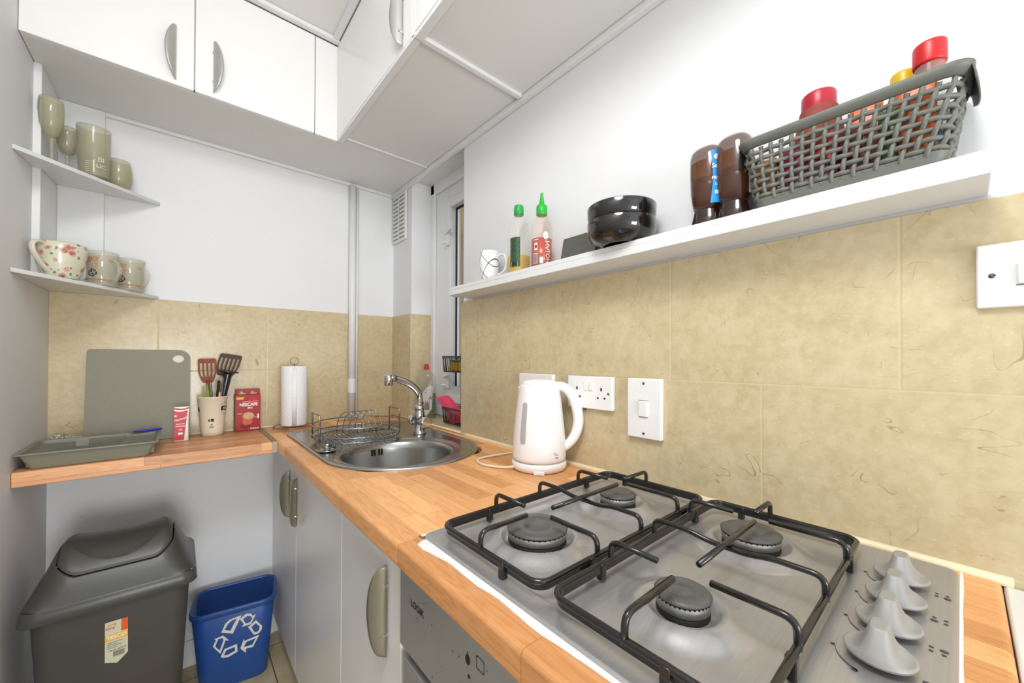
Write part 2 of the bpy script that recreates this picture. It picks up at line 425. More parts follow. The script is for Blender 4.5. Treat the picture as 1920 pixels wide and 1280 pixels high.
def tag(o, label=None, cat=None, group=None, kind=None):
    if label: o['label'] = label
    if cat: o['category'] = cat
    if group: o['group'] = group
    if kind: o['kind'] = kind
    return o
def thing(name, label, cat, loc=(0, 0, 0), rz=0, group=None, rx=0, ry=0):
    o = bpy.data.objects.new(name, None); o.empty_display_size = .02; col.objects.link(o); o.location = loc; o.rotation_euler = (rx, ry, rz)
    return tag(o, label, cat, group)
def struct(name, mb, mat, parent=None, **kw):
    o = mb.build(name, mat, parent, **kw)
    if parent is None: o['kind'] = 'structure'
    return o
def rrect(x0, x1, y0, y1, r, n=6):
    out = []
    rr = r if isinstance(r, (list, tuple)) else (r, r, r, r)   # corners: (x1,y1) (x0,y1) (x0,y0) (x1,y0)
    for (cx, cy, a, q) in ((x1, y1, 0, rr[0]), (x0, y1, 90, rr[1]), (x0, y0, 180, rr[2]), (x1, y0, 270, rr[3])):
        sx = -1 if cx == x1 else 1; sy = -1 if cy == y1 else 1
        for k in range(n + 1):
            an = R(a + 90 * k / n); out.append((cx + sx * q + q * math.cos(an), cy + sy * q + q * math.sin(an)))
    return out
def arc(cx, cy, r, a0, a1, n): return [(cx + r * math.cos(R(a0 + (a1 - a0) * k / n)), cy + r * math.sin(R(a0 + (a1 - a0) * k / n))) for k in range(n + 1)]
def smooth_path(pts, n=6, closed=False):
    """Catmull-Rom through points"""
    P = [Vector(p) for p in pts]; out = []; m = len(P)
    rng = range(m) if closed else range(m - 1)
    for i in rng:
        if closed: p0, p1, p2, p3 = P[i - 1], P[i], P[(i + 1) % m], P[(i + 2) % m]
        else: p0, p1, p2, p3 = P[max(i - 1, 0)], P[i], P[i + 1], P[min(i + 2, m - 1)]
        for k in range(n):
            t = k / n
            out.append(.5 * ((2 * p1) + (-p0 + p2) * t + (2 * p0 - 5 * p1 + 4 * p2 - p3) * t * t + (-p0 + 3 * p1 - 3 * p2 + p3) * t ** 3))
    if not closed: out.append(P[-1])
    return out
def fillet(pts, r, n=5):
    P = [Vector(p) for p in pts]; out = [P[0]]
    for i in range(1, len(P) - 1):
        a = (P[i - 1] - P[i]); b = (P[i + 1] - P[i]); d = min(r, a.length * .49, b.length * .49); a.normalize(); b.normalize()
        s, e = P[i] + a * d, P[i] + b * d
        for k in range(n + 1):
            t = k / n; out.append(s * (1 - t) ** 2 + P[i] * 2 * t * (1 - t) + e * t * t)
    out.append(P[-1]); return out

def text_geo(body, size, align='CENTER', thick=0.0, xs=1.0):
    c = bpy.data.curves.new('t', 'FONT'); c.body = body; c.size = size; c.align_x = align; c.align_y = 'CENTER'; c.offset = thick
    o = bpy.data.objects.new('t', c); col.objects.link(o)
    dg = bpy.context.evaluated_depsgraph_get(); me = o.evaluated_get(dg).to_mesh()
    vs = [(v.co.x * xs, v.co.y) for v in me.vertices]; fs = [list(p.vertices) for p in me.polygons]
    o.evaluated_get(dg).to_mesh_clear(); bpy.data.objects.remove(o); bpy.data.curves.remove(c)
    return vs, fs
def add_text(mb, body, size, fn, thick=0.0, xs=1.0, align='CENTER'):
    """fn maps (u,v) on the label plane to a point"""
    vs, fs = text_geo(body, size, align, thick, xs); mb.add([fn(u, v) for u, v in vs], fs)
    return mb
def add_patch(mb, poly, fn):
    mb.add([fn(u, v) for u, v in poly], [tuple(range(len(poly)))]); return mb
def circ(cx, cy, r, n=20, ry=None): return [(cx + r * math.cos(2 * PI * k / n), cy + (ry or r) * math.sin(2 * PI * k / n)) for k in range(n)]
def cylmap(r, a0, z0, sx=1, sy=1, cx=0, cy=0):
    """wrap label plane round an upright cylinder: u metres round, v up; a0 faces outward"""
    return lambda u, v: (cx + r * sx * math.cos(a0 + u / r), cy + r * sy * math.sin(a0 + u / r), z0 + v)
def cylpatch(mb, r, a0, w, z0, z1, n=10, sx=1, sy=1):
    mb.grid(n, 1, lambda u, v: (r * sx * math.cos(a0 + (u - .5) * w / r), r * sy * math.sin(a0 + (u - .5) * w / r), z0 + (z1 - z0) * v)); return mb
TOCAM = lambda x, y: math.atan2(CAM.y - y, CAM.x - x)

# ------------------------------------------------------------------ room shell
ZC = 2.477; ZS = 2.085; YB = 1.99; YF = -1.5
struct('floor', MB().box(-1.25, .02, YF, 2.05, -.05, 0), M['floor'])
struct('ceiling', MB().box(-1.25, .20, YF, 2.05, ZC, ZC + .05), M['ceil'])
struct('wall_left', MB().box(-1.26, -1.20, YF, 2.05, 0, ZC), M['paint'])
wb = struct('wall_back', MB().box(-1.20, .20, YB, 2.05, 0, ZC), M['paint'])
wr = MB()
wr.box(0, .06, YF, 1.31, 0, ZC); wr.box(0, .20, 1.775, YB, 0, ZC)
wr.box(0, .20, 1.31, 1.775, 0, .905); wr.box(0, .20, 1.31, 1.775, 2.092, ZC); wr.box(.06, .20, 1.25, 1.31, 0, 2.10)
wr = struct('wall_right', wr, M['paint'])
# splashback tiles (parts of the walls)
MB().box(-1.20, 0, YB - .008, YB, .905, 1.433).build('tile_splashback', M['tileB'], wb, bevel=.0012)
tr = MB()
tr.prism([(-1.10, .70), (1.315, .70), (1.315, 1.425), (1.300, 1.440), (-1.10, 1.440)], -.008, 0,
         M4=Matrix(((0, 0, 1, 0), (1, 0, 0, 0), (0, 1, 0, 0), (0, 0, 0, 1))))
tr.box(-.008, 0, 1.775, YB - .008, .905, 1.433)
tr.build('tile_splashback', M['tileR'], wr, bevel=.001)
MB().box(-.008, .125, 1.767, 1.775, .93, 1.433).build('tile_splashback', M['tileB'], wr)
MB().box(-.006, .13, 1.31, 1.775, .905, .926).build('tile_splashback', M['tileR'], wr)
# caulk beads along worktop
cb = MB()
def bead(pts, r=.0065):
    cb.tube(pts, r, 8)
bead([(-.010, y, .912) for y in [-.045 + i * .1 for i in range(14)]] + [(-.010, 1.30, .912)], .0075)
bead([(-.006, 1.31, .914), (-.006, 1.98, .914)], .005); bead([(-1.19, YB - .009, .912), (-.01, YB - .009, .912)], .004)
tag(cb.build('trim_1', M['caulk']), kind='structure')
# soffit trims, coving strips
t2 = MB(); t2.box(-.020, 0, YF + .05, 1.99, ZS - .022, ZS + .004); t2.build('trim_2', M['trimw'], bevel=.004)['kind'] = 'structure'
t2 = MB(); t2.box(-1.20, 0, YB - .014, YB, ZS - .016, ZS + .004); t2.build('trim_3', M['trimw'], bevel=.004)['kind'] = 'structure'
t2 = MB(); t2.box(-1.20, -.395, 1.597, 1.623, ZC - .016, ZC); t2.build('trim_4', M['trimw'], bevel=.004)['kind'] = 'structure'
t2 = MB(); t2.box(-.423, -.3975, YF, 1.597, ZC - .013, ZC); t2.build('trim_5', M['trimw'], bevel=.004)['kind'] = 'structure'
# boarding in the back-left corner behind the shelves
t2 = MB(); t2.box(-1.20, -1.183, 1.77, 1.982, 1.4446, ZS - .0045); t2.box(-1.183, -1.074, 1.970, YB, 1.4446, ZS - .0045)
t2.build('trim_6', M['trimw'], bevel=.0015)['kind'] = 'structure'
# under-counter recess: seam strip beside left wall
t2 = MB(); t2.box(-1.20, -.553, 1.981, YB, 0, .10); t2.build('baseboard_back', M['trimw'], bevel=.002)['kind'] = 'structure'

# ------------------------------------------------------------------ window_1 in the recess
win = MB(); x = .121
def frame_rect(mb, x0, x1, y0, y1, z0, z1, wd):
    mb.box(x0, x1, y1 - wd, y1, z0, z1); mb.box(x0, x1, y0, y0 + wd, z0, z1); mb.box(x0, x1, y0 + wd, y1 - wd, z1 - wd, z1); mb.box(x0, x1, y0 + wd, y1 - wd, z0, z0 + wd)
w1 = thing('window_1', None, None); w1['kind'] = 'structure'
fr = MB(); frame_rect(fr, .121, .19, .98, 1.775, .93, 2.10, .055); fr.box(.105, .121, 1.742, 1.775, .93, 2.10); fr.box(.105, .121, 1.0, 1.775, 2.045, 2.10)
frame_rect(fr, .121, .180, 1.0, 1.722, .985, 2.045, .095)
fr.build('window_frame', M['upvc'], w1, bevel=.003)
fr = MB(); frame_rect(fr, .112, .17, 1.06, 1.640, 1.0, 1.985, .042); fr.build('sash', M['upvc'], w1, bevel=.004)
fr = MB(); frame_rect(fr, .1435, .1505, 1.10, 1.600, 1.04, 1.945, .012); fr.build('gasket', M['gasket'], w1)
MB().box(.145, .149, 1.11, 1.59, 1.05, 1.935).build('glass_pane', M['window'], w1)
for zc in (1.80, 1.115):
    la = MB(); la.box(.098, .112, 1.595, 1.618, zc - .045, zc + .03); la.tube([(.095, 1.62, zc + .01), (.088, 1.55, zc + .025)], .0075, 8)
    la.tube([(.096, 1.628, zc - .03), (.096, 1.606, zc - .03)], .008, 8); la.build('window_latch', M['upvc'], w1, bevel=.001)
st = MB(); st.grid(160, 1, lambda u, v: (.50 + .010 * math.sin(u * 190), 1.2 + u * 1.7, .40 + 2.6 * v))
tag(st.build('striped_curtain', M['curtain'], solid=.002), 'brown striped fabric panel hanging outside behind the window glass', 'curtain')

# vent grille on the right wall near the corner
v = thing('air_vent', 'white louvred air vent high on the wall beside the window', 'vent', (-.001, 1.902, 1.945))
vm = MB(); vm.box(-.010, 0, -.078, .078, -.128, .128); vm.build('vent_plate', M['trimw'], v, bevel=.003)
vs = MB()
for i in range(11):
    for yc in (-.036, .036):
        z = -.105 + i * .021; vs.box(-.0145, -.010, yc - .029, yc + .029, z - .004, z + .006)
vs.build('louvre', M['trimw'], v, bevel=.002)
vs = MB()
for i in range(11):
    for yc in (-.036, .036):
        z = -.105 + i * .021; vs.box(-.0107, -.0101, yc - .029, yc + .029, z - .010, z - .004)
vs.build('vent_slot', plain('vent_slot_shadow', (150, 150, 146), .8), v)

# pipe
p = thing('water_pipe', 'white painted vertical pipe on the back wall from worktop to cabinet underside', 'pipe', (-.222, 1.966, .911))
MB().tube([(0, 0, .0), (0, 0, 1.155)], .0165, 16).build('pipe', M['trimw'], p)
MB().tube([(0, 0, .13), (0, 0, .20)], .020, 16).build('coupler', M['trimw'], p, bevel=.002)
MB().tube([(.024, .004, 0), (.024, .004, 1.155)], .006, 8).build('pipe', M['trimw'], p)

# ------------------------------------------------------------------ cabinet handles (half-moon plates)
def handle(parent, mat, pos, along_dir, out_dir, L=.172, bulge=.026, proud=.028, lean=.45):
    """chord vertical; plate grows along 'out_dir' and leans to 'along_dir' """
    a = Vector(along_dir); o = Vector(out_dir); P0 = Vector(pos); mb = MB(); n = 28; top = []; bot = []
    g = []
    for i in range(n + 1):
        t = i / n; z = (t - .5) * L; d = math.sqrt(max(0, 1 - (2 * t - 1) ** 2)) ** .9
        row = []
        for j in range(7):
            s = j / 6 * d
            row.append(P0 + Vector((0, 0, z)) + o * (.004 + proud * (s - .35 * s * s) / .65) + a * (bulge * s * s * .9 + bulge * .1 * s))
        g.append(row)
    mb.grid(n, 6, lambda u, v: g[round(u * n)][round(v * 6)])
    h = mb.build('handle', mat, parent, solid=.0022)
    for z in (-.048, .048):
        pm = MB(); pm.tube([P0 + Vector((0, 0, z)) - o * .001, P0 + Vector((0, 0, z)) + o * proud * .55 + a * bulge * .12], .0035, 8)
        pm.build('handle_post', M['chrome'], h)
    return h

# ------------------------------------------------------------------ wall cabinets
cB = thing('wall_cabinet', 'white wall cabinet run over the back wall with two doors', 'cabinet', (0, 0, 0))
MB().box(-1.199, -.001, 1.644, 1.989, ZS + .001, ZC).build('body', M['gloss'], cB)
MB().box(-1.199, -.022, 1.6440, 1.975, ZS - .004, ZS + .012).build('underside_panel', M['under'], cB, bevel=.002)
for (xa, xb, hx, ad) in ((-1.199, -.8395, -.885, -1), (-.8365, -.4800, -.790, 1)):
    d = MB().box(xa, xb, 1.625, 1.643, ZS + .016 if 0 else ZS - .004, ZC - .017).build('door', M['gloss'], cB, bevel=.0015)
    handle(d, M['satin'], (hx, 1.625, 2.181), (ad, 0, 0), (0, -1, 0))
MB().box(-.4775, -.395, 1.626, 1.643, ZS - .004, ZC - .017).build('filler_strip', M['gloss'], cB, bevel=.001)
cR = thing('wall_cabinet', 'white wall cabinet on the right at the inner corner, above the sink', 'cabinet')
MB().box(-.377, -.001, .952, 1.642, ZS + .001, ZC).build('body', M['gloss'], cR)
MB().box(-.395, -.022, .952, 1.6435, ZS - .004, ZS + .012).build('underside_panel', M['under'], cR, bevel=.002)
MB().box(-.397, -.379, 1.565, 1.6245, ZS + .0, ZC - .014).build('filler_strip', M['gloss'], cR, bevel=.001)
d = MB().box(-.397, -.379, .968, 1.5635, ZS + .002, ZC - .014).build('door', M['gloss'], cR, bevel=.0015)
handle(d, M['satin'], (-.397, 1.018, 2.175), (0, 1, 0), (-1, 0, 0))
MB().box(-.397, -.372, .950, .967, ZS - .006, ZC - .014).build('filler_strip', M['gloss'], cR, bevel=.001)
u = MB(); u.box(-.376, -.022, .936, .955, ZS - .014, ZS - .002); u.build('underside_batten', M['trimw'], cR, bevel=.003)
u = MB(); u.box(-.376, -.022, 1.576, 1.584, ZS - .009, ZS - .002); u.build('underside_batten', M['trimw'], cR, bevel=.002)
u = MB(); u.box(-.397, -.376, .952, 1.62, ZS - .010, ZS - .001); u.build('underside_batten', M['trimw'], cR, bevel=.001)
cN = thing('wall_cabinet', 'white wall cabinet nearest the camera on the right, above the hob', 'cabinet')
MB().box(-.377, -.001, .02, .949, ZS + .001, ZC).build('body', M['gloss'], cN)
MB().box(-.395, -.022, .02, .949, ZS - .004, ZS + .012).build('underside_panel', M['under'], cN, bevel=.002)
MB().box(-.397, -.379, .33, .949, ZS + .002, ZC - .014).build('door', M['gloss'], cN, bevel=.0015)
u = MB(); u.box(-.397, -.374, .02, .949, ZS - .014, ZS - .002); u.build('underside_batten', M['trimw'], cN, bevel=.001)

# ------------------------------------------------------------------ base cabinets
bc = thing('base_cabinet', 'white base cabinet in the corner under the sink worktop with two half-moon handles', 'cabinet')
c = MB(); c.box(-.529, -.512, 1.040, YB - .001, .09, .869); c.box(-.529, -.10, 1.032, 1.040, .0, .869); c.build('body', M['gloss'], bc)
for (ya, yb, hy, ad) in ((1.537, YB - .002, 1.619, 1), (1.034, 1.534, 1.508, -1)):
    d = MB().box(-.550, -.531, ya, yb, .095, .869).build('door', M['gloss'], bc, bevel=.0015)
    handle(d, M['satinlow'], (-.550, hy, .712), (0, ad, 0), (-1, 0, 0))
MB().box(-.50, -.485, .69, YB - .002, 0, .095).build('plinth', M['gloss'], bc)
bc2 = thing('base_cabinet', 'narrow white base cabinet beside the built-under oven', 'cabinet')
c = MB(); c.box(-.529, -.10, .679, .689, 0, .869); c.box(-.529, -.512, .690, 1.028, .09, .869); c.build('body', M['gloss'], bc2)
d = MB().box(-.550, -.531, .684, 1.0315, .095, .869).build('door', M['gloss'], bc2, bevel=.0015)
handle(d, M['satinlow'], (-.550, .742, .716), (0, 1, 0), (-1, 0, 0), L=.18)

# ------------------------------------------------------------------ oven
ov = thing('oven', 'stainless steel built-under oven below the hob worktop', 'oven')
MB().box(-.54, -.06, .082, .672, .09, .862).build('body', M['black'], ov)
MB().box(-.556, -.540, .080, .676, .690, .866).build('control_panel', M['ovensteel'], ov, bevel=.002)
MB().box(-.556, -.541, .080, .662, .10, .672).build('oven_door', M['ovensteel'], ov, bevel=.003)
MB().box(-.559, -.556, .11, .63, .17, .60).build('door_glass', plain('oven_glass', (18, 18, 18), .08), ov, bevel=.001)
hh = MB(); hh.tube(fillet([(-.556, .62, .640), (-.590, .62, .640), (-.590, .12, .640), (-.556, .12, .640)], .015), .008, 10); hh.build('door_handle', M['ovensteel'], ov)
pm = lambda u, v: (-.5566, .612 - u, .786 + v)
mk = MB(); add_text(mk, 'LOGIK', .016, lambda u, v: pm(u + .004, v), .0003)
for k, (yy, zz) in enumerate(((.455, .790), (.425, .800), (.452, .768), (.39, .79))):
    q = lambda u, v, yy=yy, zz=zz: (-.5566, yy - u, zz + v)
    if k == 0: add_patch(mk, circ(0, 0, .0055, 14, .0075), q)
    elif k == 1: mk.add([q(*p) for p in rrect(-.009, .009, -.009, .009, .001, 1)] + [q(*p) for p in rrect(-.008, .008, -.008, .008, .001, 1)],
                        [(i, (i + 1) % 8, 8 + (i + 1) % 8, 8 + i) for i in range(8)])
    else: add_patch(mk, circ(0, 0, .003, 8), q)
rnd = random.Random(3)
for k in range(26):
    yy = .66 - rnd.random() * .35; zz = .70 + rnd.random() * .11; r = .0005 + rnd.random() * .0008
    add_patch(mk, circ(yy, zz, r, 7, r * 1.6), lambda u, v: (-.5565, u, v))
mk.build('control_marking', M['ink'], ov)
for yy in (.40, .33, .20):
    kn = MB(); kn.tube([(-.556, yy, .745), (-.578, yy, .745)], [.020, .017], 18); kn.build('control_knob', M['knob'], ov, bevel=.002)

# ------------------------------------------------------------------ worktops
def loop_hole_slab(name, outer, holes, z0, z1, mat, parent=None, bevel=.004):
    bm = bmesh.new()
    def ed(lp):
        vs = [bm.verts.new((x, y, z1)) for x, y in lp]; return [bm.edges.new((vs[i], vs[(i + 1) % len(vs)])) for i in range(len(vs))]
    es = ed(outer)
    for h in holes: es += ed(h)
    r = bmesh.ops.triangle_fill(bm, use_beauty=True, use_dissolve=False, edges=es)
    fs = [g for g in r['geom'] if isinstance(g, bmesh.types.BMFace)]
    def inside(p, lp):
        c = False; j = len(lp) - 1
        for i in range(len(lp)):
            if (lp[i][1] > p.y) != (lp[j][1] > p.y) and p.x < (lp[j][0] - lp[i][0]) * (p.y - lp[i][1]) / (lp[j][1] - lp[i][1]) + lp[i][0]: c = not c
            j = i
        return c
    kill = [f for f in bm.faces if any(inside(f.calc_center_median(), h) for h in holes)]
    if kill: bmesh.ops.delete(bm, geom=kill, context='FACES_ONLY')
    ex = bmesh.ops.extrude_face_region(bm, geom=list(bm.faces))
    bmesh.ops.translate(bm, verts=[g for g in ex['geom'] if isinstance(g, bmesh.types.BMVert)], vec=(0, 0, z0 - z1))
    bmesh.ops.recalc_face_normals(bm, faces=bm.faces)
    me = bpy.data.meshes.new(name); bm.to_mesh(me); bm.free(); me.materials.append(mat)
    o = bpy.data.objects.new(name, me); col.objects.link(o)
    if parent: o.parent = parent
    md = o.modifiers.new('b', 'BEVEL'); md.width = bevel; md.segments = 4; md.limit_method = 'ANGLE'; md.angle_limit = R(60)
    return o
bowlC = (-.322, 1.205); bowlR = .178
sink_out = [(-.5485, 1.26), (-.5485, 1.40), (-.548, 1.60)] + arc(-.478, 1.70, .072, 170, 100, 5) + [(-.43, 1.788), (-.34, 1.802), (-.20, 1.800), (-.12, 1.785)] + \
    arc(-.115, 1.705, .072, 70, 5, 5) + [(-.043, 1.60), (-.0445, 1.50), (-.049, 1.38)] + arc(-.302, 1.210, .2465, 8, -174, 34)
hole = rrect(-.51, -.075, 1.01, 1.76, .10, 4)
hobhole = rrect(-.53, -.05, .03, .57, .02, 3)
wtR = loop_hole_slab('worktop', [(-.595, -.035), (-.009, -.035), (-.009, YB - .009), (-.595, YB - .009)], [hole, hobhole], .870, .910, M['woodY'], bevel=.007)
tag(wtR, 'long beech block worktop along the right wall holding sink and hob', 'worktop')
wtL = MB().box(-1.199, -.612, 1.615, YB - .009, .870, .910).build('worktop', M['woodX'], bevel=.003, seg=3)
tag(wtL, 'short beech block worktop along the back wall above the bins', 'worktop')
js = MB().box(-.613, -.5955, 1.617, YB - .01, .8715, .9113).build('joint_strip', M['strip'], bevel=.0006)
tag(js, 'thin brown-grey metal joining strip between the two worktops', 'joining strip')

# ------------------------------------------------------------------ sink
sk = thing('sink', 'stainless steel round-bowl sink with drainer let into the worktop', 'sink', (0, 0, 0))
def shrink(lp, d):
    n = len(lp); out = []
    for i in range(n):
        a = Vector(lp[i - 1]); b = Vector(lp[i]); c = Vector(lp[(i + 1) % n]); t = (c - a).normalized(); nn = Vector((t.y, -t.x))
        out.append((b.x + nn.x * d, b.y + nn.y * d))
    return out
# orientation check -> inward normal
A = sum(sink_out[i][0] * sink_out[(i + 1) % len(sink_out)][1] - sink_out[(i + 1) % len(sink_out)][0] * sink_out[i][1] for i in range(len(sink_out)))
sgn = 1 if A < 0 else -1
sm = MB()
rings = []
for d, z in ((0, .9105), (.001, .9145), (.006, .9165), (.013, .9155), (.018, .9128)):
    rings.append([(x, y, z) for x, y in shrink(sink_out, sgn * d)])
sm.loft(rings, cap0=False, cap1=False)
lastloop = shrink(sink_out, sgn * .018)
bm = bmesh.new()
vs = [bm.verts.new((x, y, .9128)) for x, y in lastloop]; es = [bm.edges.new((vs[i], vs[(i + 1) % len(vs)])) for i in range(len(vs))]
hv = [bm.verts.new((bowlC[0] + (bowlR + .026) * math.cos(2 * PI * k / 64), bowlC[1] + (bowlR + .026) * math.sin(2 * PI * k / 64), .9128)) for k in range(64)]
for k in range(64): es.append(bm.edges.new((hv[k], hv[(k + 1) % 64])))
dc = (-.322, 1.56); dr = .165
bmesh.ops.triangle_fill(bm, use_beauty=True, edges=es)
bmesh.ops.delete(bm, geom=[f for f in bm.faces if (Vector(f.calc_center_median()[:2]) - Vector(bowlC)).length < bowlR + .02], context='FACES_ONLY')
bm.verts.index_update(); sm.add([v.co.copy() for v in bm.verts], [[v.index for v in f.verts] for f in bm.faces], False); bm.free()
T = Matrix.Translation((bowlC[0], bowlC[1], 0))
sm.lathe([(bowlR + .026, .9128), (bowlR + .020, .9118), (bowlR + .014, .9085), (bowlR + .006, .9070), (bowlR + .001, .9075)], 64, M4=T)
sm.build('drainer', M['steel'], sk)
bwl = MB().lathe([(bowlR + .002, .9076), (bowlR - .004, .9060), (bowlR - .009, .900), (bowlR - .013, .880), (bowlR - .020, .800), (bowlR - .034, .768), (bowlR - .06, .757), (.04, .752), (.0, .751)], 72, M4=T)
bwl = bwl.build('bowl', M['steel'], sk)
of = MB()
aof = math.atan2(1.385 - bowlC[1], -.322 - bowlC[0])
for k, da in enumerate((-.095, -.045, .045, .095)):
    a = R(92) + da * 1.15; r = bowlR - .0145
    P = lambda u, v, a=a: (bowlC[0] + r * math.cos(a + u / r), bowlC[1] + r * math.sin(a + u / r), .873 + v)
    add_patch(of, [(x, y) for x, y in rrect(-.0035, .0035, -.014, .014, .0034, 3)], P)
of.build('overflow_slot', M['black'], bwl)
gv = MB()
for k in range(5):
    r = .05 + .025 * k
    gv.tube([(dc[0] + r * math.cos(2 * PI * i / 48), dc[1] + r * math.sin(2 * PI * i / 48), .9128) for i in range(48)], .0016, 6, closed=True)
gv.build('drainer_groove', M['steel'], sk)
MB().lathe([(0, .7535), (.028, .7535), (.034, .752)], 24, M4=T).build('drain_plug', M['chrome'], sk)

# tap
tp = thing('kitchen_tap', 'chrome monobloc kitchen tap with angled spout behind the sink bowl', 'tap', (-.140, 1.412, .913))
MB().lathe([(0, 0), (.026, 0), (.027, .004), (.021, .016), (.0165, .035), (.0175, .05), (.020, .060), (.020, .085), (.017, .092), (.019, .097), (.019, .108), (.014, .116), (0, .117)], 28).build('body', M['chrome'], tp)
MB().tube([(0, -.052, .048), (0, .052, .048)], .0155, 20).build('crossbar', M['chrome'], tp)
for sgn2 in (-1, 1):
    k = MB(); k.tube([(0, sgn2 * .040, .050), (0, sgn2 * .046, .050), (0, sgn2 * .058, .050), (0, sgn2 * .062, .050)], [.018, .023, .0235, .020], 24)
    k.build('tap_handle', M['chrome'], tp, bevel=.001)
sp = smooth_path([(0, 0, .112), (.002, 0, .135), (-.004, 0, .160), (-.022, 0, .183), (-.050, 0, .203), (-.085, 0, .218), (-.108, 0, .226)], 6)
MB().tube(sp, [.0115 + .0025 * min(1, i / 20) for i in range(len(sp))], 18).build('spout', M['chrome'], tp)
nz = MB(); nz.tube([(-.100, 0, .223), (-.128, 0, .230)], .0145, 18); nz.lathe([(0, .240), (.013, .239), (.0165, .232), (.017, .200), (.014, .197), (0, .198)], 22, M4=Matrix.Translation((-.128, 0, 0))); nz.build('spout_nozzle', M['chrome'], tp)

# wire rack on drainer
rk = thing('plate_rack', 'round wire plate rack standing on the sink drainer', 'dish rack', (-.362, 1.470, .9135))
def hoop(mb, r, z, wr, n=56, sy=1.0): mb.tube([(r * math.cos(2 * PI * i / n), r * sy * math.sin(2 * PI * i / n), z) for i in range(n)], wr, 8, closed=True)
m_ = MB(); hoop(m_, .152, .062, .0022); m_.build('top_hoop', M['wire'], rk)
m_ = MB(); hoop(m_, .152, .030, .0022); m_.build('middle_hoop', M['wire'], rk)
m_ = MB(); hoop(m_, .146, .013, .0026); m_.build('base_hoop', M['wire'], rk)
fl = MB()
for i in range(-9, 10):
    x_ = i * .0152; h_ = math.sqrt(max(0, .144 ** 2 - x_ ** 2))
    if h_ > .02: fl.tube([(x_, -h_, .016), (x_, h_, .016)], .0019, 6)
for i in range(36):
    a = 2 * PI * i / 36; fl.tube([(.140 * math.cos(a), .140 * math.sin(a), .006), (.152 * math.cos(a), .152 * math.sin(a), .030)], .0012, 5)
for yy in (-.05, .05): fl.tube([(-.133, yy, .0125), (.133, yy, .0125)], .0018, 6)
fl.build('wire_floor', M['wire'], rk)
lp = MB()
for i in range(5):
    x_ = -.030 + i * .029; lp = MB()
    lp.tube([(x_ * .8 + .030 * math.cos(PI * k / 22), .045 - .026 * math.cos(PI * k / 22), .016 + .080 * math.sin(PI * k / 22) ** .8) for k in range(23)], .0018, 6)
    lp.build('plate_divider', M['wire'], rk)
for sx_ in (-1, 1):
    hb = MB(); X = sx_ * .143
    hb.tube(fillet([(X, -.048, .013), (X, -.048, .104), (X, .048, .104), (X, .048, .013)], .006), .0030, 8); hb.build('handle', M['wire'], rk)
for a in (40, 140, 220, 320):
    ft = MB(); ft.tube([(.140 * math.cos(R(a)), .140 * math.sin(R(a)), .013), (.140 * math.cos(R(a)), .140 * math.sin(R(a)), .0)], .004, 8); ft.build('foot', M['wire'], rk)
# tiny glass saucer-like plug on drainer front
pg = thing('sink_plug', 'small chrome sink strainer lying on the drainer in front of the wire rack', 'strainer', (-.505, 1.335, .914))
MB().lathe([(0, .001), (.022, .001), (.030, .0025), (.032, .0045), (.030, .0055), (.022, .003), (0, .003)], 30).build('dish', M['chrome'], pg)
MB().lathe([(.010, .003), (.014, .012), (.016, .024), (.015, .026), (.012, .012), (.008, .003)], 24).build('cup', M['wire'], pg)

# ------------------------------------------------------------------ gas hob
hb = thing('gas_hob', 'stainless steel four burner gas hob set into the worktop', 'hob', (0, 0, 0))
HX0, HX1, HY0, HY1, HZ = -.556, -.026, .002, .597, .9165
BN = [(-.418, .457, .049, 'large'), (-.182, .462, .036, 'medium'), (-.170, .222, .042, 'medium'), (-.412, .217, .031, 'small')]
def hobz(x, y):
    e = min(x - HX0, HX1 - x, y - HY0, HY1 - y)
    z = HZ
    if e < .004: z -= .0055 * (1 - e / .004) ** 2
    # shallow well inside the raised margin
    ew = min(x - (HX0 + .030), HX1 - .012 - x, y - (HY0 + .100), HY1 - .026 - y)
    t = max(0, min(1, ew / .010)); z -= .0032 * t * t * (3 - 2 * t)
    for bx, by, br, _ in BN:
        d = math.hypot(x - bx, y - by); R1 = br + .014; R2 = br + .046
        if d < R2:
            if d > R1: t = (R2 - d) / (R2 - R1); z += .0120 * (t * t * (3 - 2 * t))
            elif d > br + .002: t = (R1 - d) / (R1 - br - .002); z += .0120 * (1 - .75 * (t * t * (3 - 2 * t)))
            else: z += .0021
    return z
def corner_map(u, v):
    x = HX0 + (HX1 - HX0) * u; y = HY0 + (HY1 - HY0) * v; r = .016
    for cx, cy in ((HX0 + r, HY0 + r), (HX1 - r, HY0 + r), (HX0 + r, HY1 - r), (HX1 - r, HY1 - r)):
        dx, dy = x - cx, y - cy
        if abs(dx) <= r + 1e-9 and abs(dy) <= r + 1e-9 and dx * (cx - (HX0 + HX1) / 2) > 0 and dy * (cy - (HY0 + HY1) / 2) > 0:
            m = max(abs(dx), abs(dy)); l = math.hypot(dx, dy)
            if l > 0: k = m / l; return (cx + dx * k, cy + dy * k, hobz(x, y))
    return (x, y, hobz(x, y))
hp = MB(); hp.grid(176, 198, corner_map)
edge = [corner_map(*q) for q in [(i / 60, 0) for i in range(60)] + [(1, i / 60) for i in range(60)] + [(1 - i / 60, 1) for i in range(60)] + [(0, 1 - i / 60) for i in range(60)]]
hp.loft([[(x, y, .9108) for x, y, z in edge], [(x, y, z) for x, y, z in edge]], cap0=False, cap1=False)
hp.build('hob_plate', M['hobsteel'], hb)
